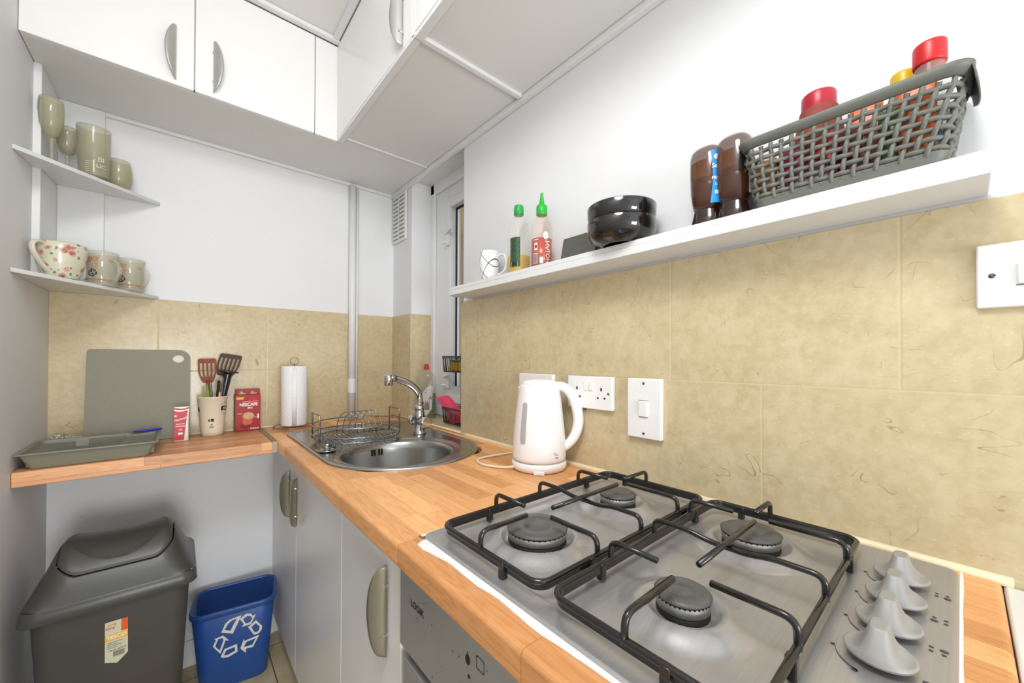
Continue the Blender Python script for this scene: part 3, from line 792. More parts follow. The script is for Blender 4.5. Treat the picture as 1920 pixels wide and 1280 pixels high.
for bx, by, br, nm in BN:
    T = Matrix.Translation((bx, by, 0))
    b = MB().lathe([(br - .001, HZ - .001), (br - .001, HZ + .003), (br - .003, HZ + .005)], 40, M4=T).build('burner_seat_shade', M['black'], hb)  # black seat doubles as the shadow gap beneath the burner ring
    b = MB().lathe([(br - .004, HZ), (br - .004, HZ + .006), (br - .0015, HZ + .0065), (br - .0005, HZ + .017), (br - .004, HZ + .0185), (0, HZ + .0185)], 48, M4=T).build('burner_ring', M['alu'], hb)
    s_ = MB()
    for k in range(36):
        a = 2 * PI * k / 36; s_.box(-.0008, .0008, -.0008, .0008, HZ + .0168, HZ + .0188, M4=Matrix.Translation((bx + (br - .0012) * math.cos(a), by + (br - .0012) * math.sin(a), 0)))
    s_.build('flame_port', M['black'], b)
    MB().lathe([(br * .98, HZ + .0190), (br + .0005, HZ + .0200), (br + .0010, HZ + .0215), (br - .003, HZ + .0240), (br * .60, HZ + .0250), (br * .56, HZ + .0238), (br * .42, HZ + .0236), (br * .38, HZ + .0248), (0, HZ + .0250)], 48, M4=T).build('burner_cap', M['cap'], hb)
# silicone bead, uneven
rnd = random.Random(11)
si = MB(); pa = []; pb = []
pts = [(HX0, .0 + .02 * i) for i in range(-1, 30)]
def uneven(i, a): return a * (.6 + .55 * math.sin(i * .7) * math.sin(i * .23 + 1) + rnd.random() * .35)
r0 = []; r1 = []; r2 = []
for i, (x, y) in enumerate(pts):
    amt = .0015 + .0085 * max(0, min(1, (y - .24) / .22)); k = uneven(i, amt)
    r0.append((x + .006, y, .9135)); r1.append((x - .0015 - k * .35, y, .9140)); r2.append((x - .002 - k, y, .9103))
si.loft([r0, r1, r2], cap0=False, cap1=False, M4=None)
si.f = si.f  # open strips keep their last wrap faces out
n = len(r0); si.f = [f for f in si.f if not ({0, n - 1} <= set(i % n for i in f))]; si.sm = si.sm[:len(si.f)]; si.mi = si.mi[:len(si.f)]
s2 = MB(); a0 = []; a1 = []; a2 = []
for i in range(10):
    x = HX0 + .000 + i * .0050; k = uneven(i, .006 * (1 - i / 12)); a0.append((x, HY1 - .005, .9138)); a1.append((x, HY1 + .002, .9145)); a2.append((x, HY1 + .003 + k, .9103))
s2.loft([a0, a1, a2], cap0=False, cap1=False); n2 = len(a0)
s2.f = [f for f in s2.f if not ({0, n2 - 1} <= set(i % n2 for i in f))]
s3 = MB(); a0 = []; a1 = []; a2 = []
for i in range(26):
    x = HX1 + .004 - i * .021; k = uneven(i, .0012); a0.append((x, HY0 + .0008, .9122)); a1.append((x, HY0 - .0004, .9118)); a2.append((x, HY0 - .0015 - k, .9103))
s3.loft([a0, a1, a2], cap0=False, cap1=False); n3 = len(a0)
s3.f = [f for f in s3.f if not ({0, n3 - 1} <= set(i % n3 for i in f))]
al = MB(); al.add(si.v, si.f, True); al.add(s2.v, s2.f, True); al.add(s3.v, s3.f, True)
al.build('silicone_sealant', M['silicone'], hb)
# pan supports
def pan_support(x0, x1, y0, y1, bf, bb, lab):
    """x0 front, x1 back; bf, bb burner centres front and back"""
    p = thing('pan_support', lab, 'pan support', (0, 0, 0), group=None)
    lp = rrect(x0, x1, y0, y1, .020, 6); zt = .9375
    f = MB(); f.tube([(x, y, zt) for x, y in lp], .0040, 10, closed=True)
    outer = lp; inner = [(x + (.0032 if x < (x0 + x1) / 2 else -.0032), y + (.0032 if y < (y0 + y1) / 2 else -.0032)) for x, y in lp]
    f.ring(outer, inner, zt - .011, zt - .001)
    f.build('frame', M['enamel'], p, bevel=.0006)
    for (cx, cy) in ((x0 + .10, y1), (x1 - .08, y1), (x0 + .10, y0), (x1 - .08, y0), (x0, y0 + .07), (x1, y1 - .05)):
        c_ = MB(); c_.box(cx - .005, cx + .005, cy - .005, cy + .005, .9165, zt + .002); c_.build('foot_clip', M['enamel'], p, bevel=.0015)
    zh = .9620; r = .0040
    def prong(pts, flat=True):
        m = MB(); m.tube(fillet(pts, .014, 6), r, 8, flat=(1, 1)); m.build('prong', M['enamel'], p)
    ym = (y0 + y1) / 2; xm = (bf[0] + bb[0]) / 2
    for (bx, by, g) in ((bf[0], bf[1], .020), (bb[0], bb[1], .014)):
        prong([(bx, y1, zt - .004), (bx, y1, zh), (bx, by + g + .012, zh)])
        prong([(bx, y0, zt - .004), (bx, y0, zh), (bx, by - g - .012, zh)])
    prong([(x0, bf[1], zt - .004), (x0, bf[1], zh), (bf[0] - .024, bf[1], zh)])
    prong([(x1, bb[1], zt - .004), (x1, bb[1], zh), (bb[0] + .022, bb[1], zh)])
    m = MB(); m.tube([(bf[0] + .030, ym, zh), (bb[0] - .018, ym, zh)], r, 8); m.build('prong', M['enamel'], p)
    wv = fillet([(xm - .004, y1, zt - .004), (xm - .004, y1, zh)], .01) 
    pth = [(xm - .004, y1, zt - .004), (xm - .004, y1, zh - .001), (xm - .004, y1 - .055, zh - .001), (xm - .0, y1 - .082, zh - .0085), (xm + 0, y0 + .082, zh - .0085), (xm - .004, y0 + .055, zh - .001), (xm - .004, y0, zh - .001), (xm - .004, y0, zt - .004)]
    m = MB(); m.tube(fillet(pth, .014, 5), r, 8); m.build('crossbar', M['enamel'], p)
    return p
pan_support(-.533, -.072, .336, .566, (-.418, .457), (-.182, .462), 'black wire pan support over the left pair of burners, farther from the knobs')
pan_support(-.533, -.072, .104, .318, (-.412, .217), (-.170, .222), 'black wire pan support over the right pair of burners, next to the knobs')
# knobs
def knob(x, y):
    T = Matrix.Translation((x, y, HZ)); rad = .0275
    sh = MB().lathe([(0, .001), (.010, .001), (.010, .008), (0, .008)], 16, M4=T).build('knob_shaft', M['black'], hb)
    m = MB(); N = 56
    def fn(u, v):
        r = u * rad; a = 2 * PI * v; X = r * math.cos(a); Y = r * math.sin(a)
        wd = .0098 + .22 * max(0, -X - .006) + .10 * max(0, X - .006)
        prof = 1.0 - (max(0, abs(X) - .0080) / (rad - .0080)) ** .80 * .72
        g = 1 / (1 + (abs(Y) / wd) ** 3.6)
        h_ = min(.0285, .0345 * prof * g) * (1 - (r / rad) ** 6) + .0035 * (r / rad) ** 5
        t = max(0, (r - rad * .93) / (rad * .07))
        return (x + X, y + Y, HZ + .009 + h_ - .0025 * t * t)
    m.grid(34, N, fn)
    m.lathe([(rad, .0100), (rad * .975, .0078), (rad * .86, .0062), (rad * .55, .0058), (0, .0058)], N, M4=T)
    m.build('control_knob', M['knob'], hb)
for x_ in (-.132, -.202, -.272, -.342): knob(x_, .054)
mk = MB()
for i, x_ in enumerate((-.132, -.202, -.272, -.342)):
    q = lambda u, v: (u, v, HZ + .0006)
    for k in range(2):
        for j in range(2):
            big = (k, j) == ((0, 0), (0, 1), (1, 0), (1, 1))[i % 4]
            add_patch(mk, circ(x_ - .010 + k * .008, .0125 + j * .009, .0026 if big else .0016, 9, .0034 if big else .002), q)
    n_ = 12; a_ = [(x_ + .034 * math.cos(R(215 - 70 * t / n_)) + 0, .054 + .034 * math.sin(R(215 - 70 * t / n_) - R(60)), 0) for t in range(n_ + 1)]
    arcp = [(x_ + .033 * math.cos(R(100 + 60 * t / n_)), .054 + .033 * math.sin(R(100 + 60 * t / n_))) for t in range(n_ + 1)]
    arcq = [(x_ + (.0334 + .0016 * t / n_) * math.cos(R(100 + 60 * t / n_)), .054 + (.0334 + .0016 * t / n_) * math.sin(R(100 + 60 * t / n_))) for t in range(n_ + 1)]
    mk.add([q(*p_) for p_ in arcp] + [q(*p_) for p_ in arcq], [(t, t + 1, n_ + 2 + t, n_ + 1 + t) for t in range(n_)])
    add_patch(mk, circ(x_ - .0320, .068, .0026, 8), q); add_patch(mk, circ(x_ - .004, .089, .0020, 8), q)
mk.build('printed_marking', plain('grey_black_marking', (70, 70, 70), .5), hb)

# white appliance past the end of the worktop
fz = thing('fridge', 'white-topped appliance standing past the near end of the worktop', 'fridge', (0, 0, 0))
MB().box(-.56, -.014, -.62, -.042, .02, .885).build('body', M['gloss'], fz, bevel=.004)
MB().box(-.585, -.010, -.63, -.0362, .885, .9065).build('top_panel', M['gloss'], fz, bevel=.003)
MB().lathe([(0, .9072), (.003, .9072), (.0035, .9064)], 12, sy=1.4, M4=Matrix.Translation((-.052, -.072, 0))).build('screw_cap', M['greyink'], fz)

# ------------------------------------------------------------------ sockets and switches
def plate(name, lab, cat, yc, zc, w_, h_, d=.012, r=.004):
    t = thing(name, lab, cat, (-.008, yc, zc))
    m = MB(); m.box(-d, 0, -w_ / 2, w_ / 2, -h_ / 2, h_ / 2); m.build('faceplate', M['wplastic'], t, bevel=.0025, seg=3); return t
def screw(t, y, z, d):
    m = MB(); m.tube([(-d + .0006, y, z), (-d - .0006, y, z)], .0034, 14); s_ = m.build('screw', plain('screw_nickel', (120, 120, 116), .35, .8), t)
    m = MB(); m.box(-d - .0009, -d - .0005, y - .0028, y + .0028, z - .0005, z + .0005); m.build('screw_slot', M['black'], s_)
sk2 = plate('double_socket', 'white double plug socket on the tiles right of the kettle', 'socket', .662, 1.122, .150, .088, .014)
for s_ in (-1, 1):
    MB().box(-.0175, -.0139, s_ * .0085 - .0060, s_ * .0085 + .0060, .006, .028).build('rocker', M['wplastic'], sk2, bevel=.0012)
    g = MB()
    yc = s_ * .041; q = lambda a, b, c_, d_: g.box(-.0146, -.0138, a, b, c_, d_)
    q(yc - .0022, yc + .0022, .006, .0145); q(yc - .0135, yc - .0080, -.0150, -.0105); q(yc + .0080, yc + .0135, -.0150, -.0105)
    g.build('pin_slot', M['black'], sk2); screw(sk2, s_ * .0635, .0, .014)
MB().tube([(-.004, .020, -.044), (-.002, .021, -.050)], .0016, 6).build('cable_end', M['black'], sk2)
sw = plate('cooker_switch', 'tall white cooker switch plate on the tiles between double socket and hob', 'switch', .498, 1.095, .088, .144, .014)
MB().box(-.0190, -.0138, -.0115, .0115, -.020, .018).build('rocker', M['wplastic'], sw, bevel=.002)
g = MB(); g.box(-.0143, -.0138, -.0125, .0125, .018, .0195); g.box(-.0143, -.0138, -.0125, .0125, -.0215, -.020); g.build('rocker_gap', M['greyink'], sw)
screw(sw, 0, .060, .014); screw(sw, 0, -.060, .014)
s3_ = plate('fused_switch', 'white switched outlet plate on the tiles, half hidden behind the kettle', 'switch', .872, 1.122, .150, .088, .014)
MB().box(-.0175, -.0139, -.0145, -.0025, .006, .028).build('rocker', M['wplastic'], s3_, bevel=.0012)
s4_ = plate('wall_switch', 'large white switch plate high on the right, cut by the frame edge', 'switch', -.089, 1.330, .150, .088, .010)
screw(s4_, .061, .0, .010)
MB().box(-.0150, -.0098, -.0300, .0400, -.0145, .0135).build('rocker', M['wplastic'], s4_, bevel=.0015)
g = MB(); g.box(-.0103, -.0098, -.0310, .0410, -.0160, -.0145); g.build('rocker_gap', M['greyink'], s4_)

# ------------------------------------------------------------------ kettle
kx, ky = -.104, .770
kt = thing('kettle', 'white plastic cordless jug kettle on its base between sink and hob', 'kettle', (kx, ky, .911))
aC = TOCAM(kx, ky)          # direction towards the room
aR = aC + PI / 2             # handle side (right as seen from the room)
MB().lathe([(0, 0), (.070, 0), (.074, .003), (.0765, .012), (.0755, .021), (.070, .024), (0, .024)], 48).build('power_base', M['kettle'], kt)
ft = MB(); ft.box(-.014, .014, -.005, .005, -.0004, .008, M4=Matrix.Rotation(aC + PI / 2, 4, 'Z') @ Matrix.Translation((0, -.074, 0))); ft.build('base_foot', M['kettle'], kt, bevel=.001)
body = MB().lathe([(0, .0255), (.069, .0255), (.0735, .028), (.0745, .036), (.0738, .060), (.071, .10), (.0665, .145), (.061, .19), (.0570, .214), (.0555, .224), (.0535, .230), (.050, .2335), (0, .2345)], 64).build('jug_body', M['kettle'], kt)
# lid and spout
MB().lathe([(.0505, .2335), (.0490, .2375), (.044, .2415), (.030, .2455), (0, .2470)], 48).build('lid', M['kettle'], kt)
sa = aR + PI
spm = MB(); rr_ = []
for i in range(9):
    t = i / 8; z = .165 + .060 * t; out = .0605 - .0085 * ((z - .165) / .060) + .007 * t ** 1.4; wd = .010 + .014 * t
    c0 = Vector((math.cos(sa), math.sin(sa), 0)); s0 = Vector((-math.sin(sa), math.cos(sa), 0)); base = Vector((0, 0, z))
    rr_.append([tuple(base + c0 * (out - .030 + .030 * math.cos(b)) + s0 * wd * math.sin(b)) for b in [R(-90 + 180 * k / 12) for k in range(13)]] + [tuple(base + c0 * .02 + s0 * (wd * .6)), tuple(base + c0 * .02 - s0 * (wd * .6))])
spm.loft(rr_); spm.build('spout', M['kettle'], kt)
c0 = Vector((math.cos(aR), math.sin(aR), 0)); hpnt = [(.046, .226), (.066, .224), (.088, .205), (.104, .165), (.108, .125), (.098, .090), (.080, .066), (.066, .054)]
path = smooth_path([c0 * a + Vector((0, 0, b)) for a, b in hpnt], 6)
hk = MB(); hk.tube(path, [.0150 + .0035 * math.sin(PI * i / (len(path) - 1)) - .003 * (i / (len(path) - 1)) ** 3 for i in range(len(path))], 18, flat=(1.0, .82)); hh_ = hk.build('handle', M['kettle'], kt)
bt = MB(); B0 = c0 * .077 + Vector((0, 0, .2275)); s0 = Vector((-math.sin(aR), math.cos(aR), 0))
dirv = (c0 * .9 - Vector((0, 0, .75))).normalized(); nrm = s0.cross(dirv); nrm = nrm if nrm.z > 0 else -nrm
bt.add([tuple(B0 + dirv * .017 * math.cos(a) + s0 * .009 * math.sin(a) + nrm * hgt) for hgt in (0, .003) for a in [2 * PI * k / 24 for k in range(24)]],
       [tuple(range(24, 48))] + [(k, (k + 1) % 24, 24 + (k + 1) % 24, 24 + k) for k in range(24)])
bt.build('lid_button', M['kwin'], hh_)
# water window on the camera-left side
def kr(z):
    P_ = [(.028, .0735), (.036, .0745), (.060, .0738), (.10, .071), (.145, .0665), (.19, .061), (.214, .0570)]
    for (z0, r0_), (z1, r1_) in zip(P_, P_[1:]):
        if z <= z1: return r0_ + (r1_ - r0_) * (z - z0) / (z1 - z0)
    return .0565
aw = aC - R(37)
wm = MB()
def wpt(u, v):
    zz = -.0555 + .111 * v; e_ = max(0.0, abs(zz) - .047); hw = math.sqrt(max(0.0, .0085 ** 2 - e_ ** 2)) if e_ > 0 else .0085
    r_k = kr(.130 + zz) + .0007; return (r_k * math.cos(aw + (2 * u - 1) * hw / .068), r_k * math.sin(aw + (2 * u - 1) * hw / .068), .130 + zz)
wm.grid(6, 44, wpt)
wm.build('water_window', M['kwin'], kt)
wl = MB(); al_ = aC + R(38); mp = lambda u, v: ((kr(.045 + v) + .0008) * math.cos(al_ + u / .073), (kr(.045 + v) + .0008) * math.sin(al_ + u / .073), .045 + v)
for i, (s_, yy) in enumerate((('MAX', .004), ('2200', -.004))): add_text(wl, s_, .0055, lambda u, v, yy=yy: mp(u, v + yy))
add_patch(wl, [(-.010, .009), (-.003, .009), (-.003, .010), (-.010, .010)], mp)
wl.build('printed_marking', M['ink'], kt)
cbp = [(-.075, .035, .006), (-.10, .055, .004), (-.118, .105, .003), (-.105, .150, .003), (-.082, .165, .003), (-.02, .152, .003), (.03, .12, .006), (.072, .110, .02)]
cbp = smooth_path([(-.066, .020, .010), (-.088, .050, .0045), (-.112, .110, .0035), (-.096, .160, .0035), (-.060, .172, .0035), (.0, .168, .0035), (.062, .160, .004), (.086, .155, .012), (.087, .140, .08), (.087, .115, .17), (.082, .107, .185)], 6)
MB().tube(cbp, .0032, 10).build('power_cable', M['cream'], kt)
MB().box(.060, .081, .082, .122, .170, .216).build('plug', M['wplastic'], kt, bevel=.003)

# ------------------------------------------------------------------ wall shelf on the right
SH = 1.4775
sh = thing('wall_shelf', 'long white wall shelf above the tiles on the right wall', 'shelf', (0, 0, 0))
MB().box(-.1065, -.0005, -.026, 1.250, 1.4465, 1.4650).build('shelf_board', M['trimw'], sh, bevel=.0012)
MB().box(-.1050, -.0005, -.027, 1.2505, 1.4652, SH).build('shelf_top_board', M['trimw'], sh, bevel=.0012)

# mug with crossed lines
mg = thing('mug', 'small white mug with crossed black lines at the far end of the wall shelf', 'mug', (-.060, 1.060, SH), 0)
MB().lathe([(0, 0), (.022, 0), (.026, .004), (.031, .03), (.034, .06), (.0355, .100), (.0345, .102), (.033, .098), (.030, .03), (.022, .008), (0, .008)], 36).build('cup', M['crossmug'], mg)
d_ = Vector((math.cos(R(-58)), math.sin(R(-58)), 0))
MB().tube(smooth_path([d_ * .031 + Vector((0, 0, .086)), d_ * .052 + Vector((0, 0, .090)), d_ * .062 + Vector((0, 0, .066)), d_ * .054 + Vector((0, 0, .034)), d_ * .030 + Vector((0, 0, .022))], 6), .0048, 10, flat=(1.4, .8)).build('handle', M['wplastic'], mg)

def bottle_label(parent, name, r, a0, w_, z0, z1, mat, sx=1, sy=1):
    m = MB(); cylpatch(m, r, a0, w_, z0, z1, 12, sx, sy); return m.build(name, mat, parent)
# lemon bottle
b1 = thing('sauce_bottle', 'clear bottle with green cap and yellow oil in the bottom on the wall shelf', 'bottle', (-.060, .908, SH))
MB().lathe([(.0, .003), (.026, .003), (.0305, .008), (.0310, .055), (.0310, .056), (0, .0565)], 32, power=3.2).build('oil', M['oil'], b1)
MB().lathe([(.030, .0), (.0325, .006), (.0330, .125), (.0315, .135), (.022, .160), (.0145, .178), (.0125, .188), (.0125, .196)], 40, power=3.0).build('bottle_body', M['clearp'], b1)
cp = MB().lathe([(.0135, .186), (.0155, .188), (.0155, .206), (.0150, .2075), (.0150, .212), (.0135, .2165), (0, .217)], 28).build('cap', M['greencap'], b1)
a1_ = TOCAM(-.06, .908) - R(22)
def smap(r, a0, z0, pw=3.0):
    def f_(u, v):
        a = a0 + u / r; c, s_ = math.cos(a), math.sin(a); d = (abs(c) ** pw + abs(s_) ** pw) ** (-1 / pw); return (r * c * d, r * s_ * d, z0 + v)
    return f_
lq = MB(); lf = smap(.0336, a1_, .063); lq.grid(12, 1, lambda u, v: lf(-.017 + .034 * u, -.045 + .090 * v)); b1l = lq.build('label', M['greenlabel'], b1)
lm = MB(); mp = smap(.0339, a1_, .063)
for k in range(11): add_patch(lm, [(-.015, .036 - k * .0060), (.013 - (k * 7 % 5) * .002, .036 - k * .0060), (.013 - (k * 7 % 5) * .002, .0375 - k * .0060), (-.015, .0375 - k * .0060)], mp)
add_patch(lm, [(-.012, -.044), (.010, -.044), (.010, -.030), (-.012, -.030)], mp)
lm.build('label_print', M['paleprint'], b1l)
lm = MB(); mp = smap(.0342, a1_, .063)
for k in range(9): add_patch(lm, [(-.010 + k * .002, -.042), (-.009 + k * .002, -.042), (-.009 + k * .002, -.031), (-.010 + k * .002, -.031)], mp)
lm.build('barcode', M['ink'], b1l)

# chilli sauce squeeze bottle
b2 = thing('sauce_bottle', 'red chilli sauce squeeze bottle with bright green nozzle cap on the wall shelf', 'bottle', (-.060, .806, SH))
MB().lathe([(0, .003), (.025, .003), (.0300, .008), (.0305, .085), (0, .086)], 32).build('chilli_sauce', M['sauce'], b2)
MB().lathe([(.028, 0), (.0315, .005), (.0320, .105), (.0300, .122), (.022, .143), (.0155, .160), (.0140, .168)], 40).build('bottle_body', M['srismear'], b2)
MB().lathe([(.0155, .158), (.0165, .160), (.0160, .184), (.0130, .188), (.0085, .190), (.0062, .206), (.0045, .216), (.0040, .224), (0, .225)], 28).build('nozzle_cap', M['greensri'], b2)
lm = MB(); aa = TOCAM(-.06, .806); mp = cylmap(.0326, aa, .05)
for (u, z0, h_, s_) in ((.018, -.02, .018, 'HOT'), (.016, .012, .020, 'VN')):
    vs_, fs_ = text_geo(s_, h_); lm.add([mp(u + v * 1.0, z0 + x) for x, v in vs_], fs_)
add_patch(lm, [(-.022, -.002), (-.013, -.002), (-.013, .020), (-.022, .020)], mp); add_patch(lm, [(-.006, -.040), (.004, -.040), (.004, -.022), (-.006, -.022)], mp)
add_patch(lm, [(-.026, -.040), (-.012, -.040), (-.012, -.010), (-.026, -.010)], mp); add_patch(lm, [(-.026, .028), (-.010, .028), (-.010, .030), (-.026, .030)], mp)
add_patch(lm, circ(.012, .040, .008, 12, .012), mp)
ll = lm.build('label_print', M['white'], b2)
lm = MB(); mp = cylmap(.0329, aa, .05)
for k in range(6): add_patch(lm, [(-.025 + k * .0022, -.039), (-.0238 + k * .0022, -.039), (-.0238 + k * .0022, -.012), (-.025 + k * .0022, -.012)], mp)
add_patch(lm, circ(-.0175, .009, .003, 10, .006), mp); lm.build('barcode', M['ink'], ll)

# tablet leaning on the wall
tb = thing('tablet', 'black glass display leaning on the wall left of the black bowls', 'tablet', (-.040, .685, SH + .0005), 0, ry=R(12))
MB().box(-.008, 0, -.062, .062, 0, .080).build('casing', M['black'], tb, bevel=.003)
MB().box(-.0086, -.0079, -.059, .059, .003, .077).build('screen', M['tablet'], tb, bevel=.0003)

# black bowls
for k, (zz, lab) in enumerate(((.0, 'lower black glazed bowl of the pair stacked on the wall shelf'), (.0345, 'upper black glazed bowl, stacked inside the lower one on the wall shelf'))):
    bw = thing('bowl', lab, 'bowl', (-.083, .520, SH + zz), group='stacked black bowls')
    MB().lathe([(0, .002), (.040, .002), (.042, .0), (.046, .0), (.049, .002), (.062, .008), (.0725, .018), (.0775, .030), (.0790, .052), (.0783, .0535), (.0768, .052), (.0750, .031), (.070, .021), (.060, .012), (.03, .006), (0, .006)], 64).build('bowl_body', M['bowl'], bw)
    if k == 0:
        aB = TOCAM(-.083, .52) + R(25); mm = MB()
        mp = lambda u, v: ((.0700 + .9 * (v)) * math.cos(aB + u / .07), (.0700 + .9 * v) * math.sin(aB + u / .07), .0235 + v)
        add_patch(mm, circ(0, 0, .004, 12, .002), mp); mm.build('glaze_mark', M['greyink'], bw)

# brown sauce bottles (standing on their caps)
def sauce(x, y, lab, grp=None):
    t = thing('sauce_bottle', lab, 'bottle', (x, y, SH), group=grp)
    MB().lathe([(0, 0), (.0285, 0), (.0300, .003), (.0265, .022), (.024, .034), (.0235, .040), (0, .040)], 40, power=2.6, sx=.86).build('cap', M['browns'], t)
    MB().lathe([(0, .036), (.024, .038), (.0275, .055), (.0300, .075), (.0310, .106), (.0310, .142), (.0290, .154), (.022, .162), (.010, .165), (0, .1655)], 48, power=2.6, sx=.86).build('bottle_body', M['brownp'], t)
    MB().lathe([(0, .042), (.022, .043), (.0262, .060), (.0285, .080), (.0292, .100), (0, .101)], 32, power=2.6, sx=.86).build('sauce_fill', M['browns'], t)
    MB().lathe([(.0288, .098), (.0300, .110), (.0302, .128), (.0290, .134)], 32, power=2.6, sx=.86).build('sauce_smear', M['amber'], t)
    return t
s1 = sauce(-.055, .336, 'brown sauce bottle with a bright blue label, left of its pair on the wall shelf')
aa = TOCAM(-.055, .336) + R(30)
def pmap(r, a0, z0, pw=2.6, sx=.86):
    def f(u, v):
        a = a0 + u / r; c, s = math.cos(a), math.sin(a); d = (abs(c) ** pw + abs(s) ** pw) ** (-1 / pw); return (r * c * d * sx, r * s * d, z0 + v)
    return f
mp = pmap(.0318, aa, .095); lm = MB(); N_ = 14
lw = lambda v: (-.013 + .004 * math.sin((v + .05) * 30))
for k in range(N_):
    v0 = -.052 + .104 * k / N_; v1 = -.052 + .104 * (k + 1) / N_
    for j in range(6):
        f0, f1 = j / 6, (j + 1) / 6
        lm.add([mp(lw(v0) + (.016 - lw(v0)) * f0, v0), mp(lw(v0) + (.016 - lw(v0)) * f1, v0), mp(lw(v1) + (.016 - lw(v1)) * f1, v1), mp(lw(v1) + (.016 - lw(v1)) * f0, v1)], [(0, 1, 2, 3)])
lb = lm.build('label', M['lblue'], s1)
lm = MB(); mp2 = pmap(.0322, aa, .095)
add_text(lm, 'Sauce', .013, lambda u, v: mp2(u + .001, v + .020), .0002, .8); add_text(lm, 'BROWN', .0085, lambda u, v: mp2(u + .002, v - .004), .0003, .8)
add_text(lm, 'Sauce', .0085, lambda u, v: mp2(u + .002, v - .016), 0, .8); add_text(lm, '80%', .010, lambda u, v: mp2(u + .001, v - .032), .0003, .8); add_patch(lm, circ(-.002, .038, .0055, 14), mp2)
lm.build('label_print', M['white'], lb)
s2_ = sauce(-.058, .2835, 'brown sauce bottle with a white side label, touching the woven basket')
aa = TOCAM(-.06, .279) + R(62); mp = pmap(.0318, aa, .09); lm = MB(); lm.grid(6, 1, lambda u, v: mp(-.012 + .026 * u, -.045 + .085 * v)); lb = lm.build('label', M['white'], s2_)
mp = pmap(.0322, aa, .09); lm = MB(); add_patch(lm, [(-.010, -.018), (.004, -.018), (.004, .002), (-.010, .002)], mp); lm.build('label_print', M['ink'], lb)

# woven basket
BX, BY = -.0625, .1235
bk = thing('storage_basket', 'grey woven plastic basket full of packets on the wall shelf', 'basket', (BX, BY, SH))
BH = .112
def bdim(z):
    t = z / BH; return .0385 + .013 * t, .1115 + .0175 * t      # half sizes x (depth), y (length)
def bloop(z, n=120, off=0):
    hx, hy = bdim(z); hx += off; hy += off; r = .020; return rrect(-hx, hx, -hy, hy, r, 7)
def loop_len(lp): return sum((Vector(lp[i]) - Vector(lp[(i + 1) % len(lp)])).length for i in range(len(lp)))
def loop_at(lp, s):
    n = len(lp); L = loop_len(lp); d = (s % 1.0) * L
    for i in range(n):
        a, b = Vector(lp[i]), Vector(lp[(i + 1) % n]); l = (b - a).length
        if d <= l: t = d / l if l else 0; p_ = a + (b - a) * t; tn = (b - a).normalized(); return p_, Vector((tn.y, -tn.x))
        d -= l
    return Vector(lp[0]), Vector((1, 0))
wv = MB(); NV = 46; NR = 7
for i in range(NR):                       # horizontal strands
    z = .014 + (BH - .026) * (i + .5) / NR; lp = bloop(z); path = []
    for k in range(NV * 4):
        s = k / (NV * 4); p_, n_ = loop_at(lp, s); o_ = .0016 * math.cos(PI * (s * NV + i)); path.append((p_.x + n_.x * o_, p_.y + n_.y * o_, z))
    wv.tube(path, .0036, 6, closed=True, flat=(.45, 1.0) if False else (1.0, 1.0))
for k in range(NV):                       # slanting uprights
    path = []
    for j in range(NR * 4 + 1):
        z = .012 + (BH - .022) * j / (NR * 4); p_, n_ = loop_at(bloop(z), (k + .9 * j / (NR * 4)) / NV); o_ = -.0018 * math.cos(PI * (j / 4 - .5 + k)); path.append((p_.x + n_.x * o_, p_.y + n_.y * o_, z))
    wv.tube(path, .0034, 6, caps=False)
wv.build('woven_wall', M['basket'], bk)
fl = MB()
def bring(z, off): return [(x, y, z) for x, y in bloop(min(z, BH), off=off)]
fl.loft([bring(.0, -.004), bring(.0, .0015), bring(.016, .0022), bring(.016, -.0012), bring(.003, -.003)], cap0=True, cap1=True, smooth=False); fl.build('basket_floor', M['basket'], bk, bevel=.0006)
rm = MB(); rm.loft([bring(BH - .008, -.0012), bring(BH - .008, .0030), bring(BH - .001, .0060), bring(BH + .0045, .0085), bring(BH + .0065, .0070), bring(BH + .004, .0015), bring(BH - .004, -.0020)], cap0=False, cap1=False)
rm.build('rim', M['basket'], bk)
for s_ in (-1, 1):
    hm = MB(); hm.grid(12, 6, lambda u, v: ((-.046 + .092 * u), s_ * (.1385 + .0035 * math.sin(v * PI / 2) - .004 * (2 * u - 1) ** 2), BH + .004 - .032 * v * (1 - .35 * (2 * u - 1) ** 2)))
    hm.build('grip_flap', M['basket'], bk, solid=.002)
# contents of the basket: every packet and jar a thing of its own
def jar(x, y, z, r, h, lidmat, bodymat, lab, lh=.02, lr=None, cat='jar', tilt=0):
    t = thing('spice_jar', lab, cat, (x, y, z), 0, rx=tilt)
    MB().lathe([(0, 0), (r * .9, 0), (r, .003), (r, h * .72), (r * .92, h * .82), (r * .78, h)], 32).build('jar_body', bodymat, t)
    lr = lr or r * .86
    MB().lathe([(0, h - .003), (lr * .96, h - .003), (lr, h), (lr, h + lh - .003), (lr * .95, h + lh), (0, h + lh)], 32).build('lid', lidmat, t); return t
z0 = SH + .004
jar(BX, BY + .030, z0, .0330, .146, M['liddark'], M['spice'], 'large jar with a crimson lid rising from the middle of the woven basket', .026, .0235)
jar(BX - .004, BY - .096, z0, .0190, .150, M['lidred'], M['clearp'], 'spice jar with a bright red lid at the near end of the woven basket', .027, .0175)
jar(BX + .028, BY - .068, z0, .0175, .146, M['lidyellow'], M['greenglass'], 'green glass jar with a yellow lid behind the red-lidded jar', .021, .0150)
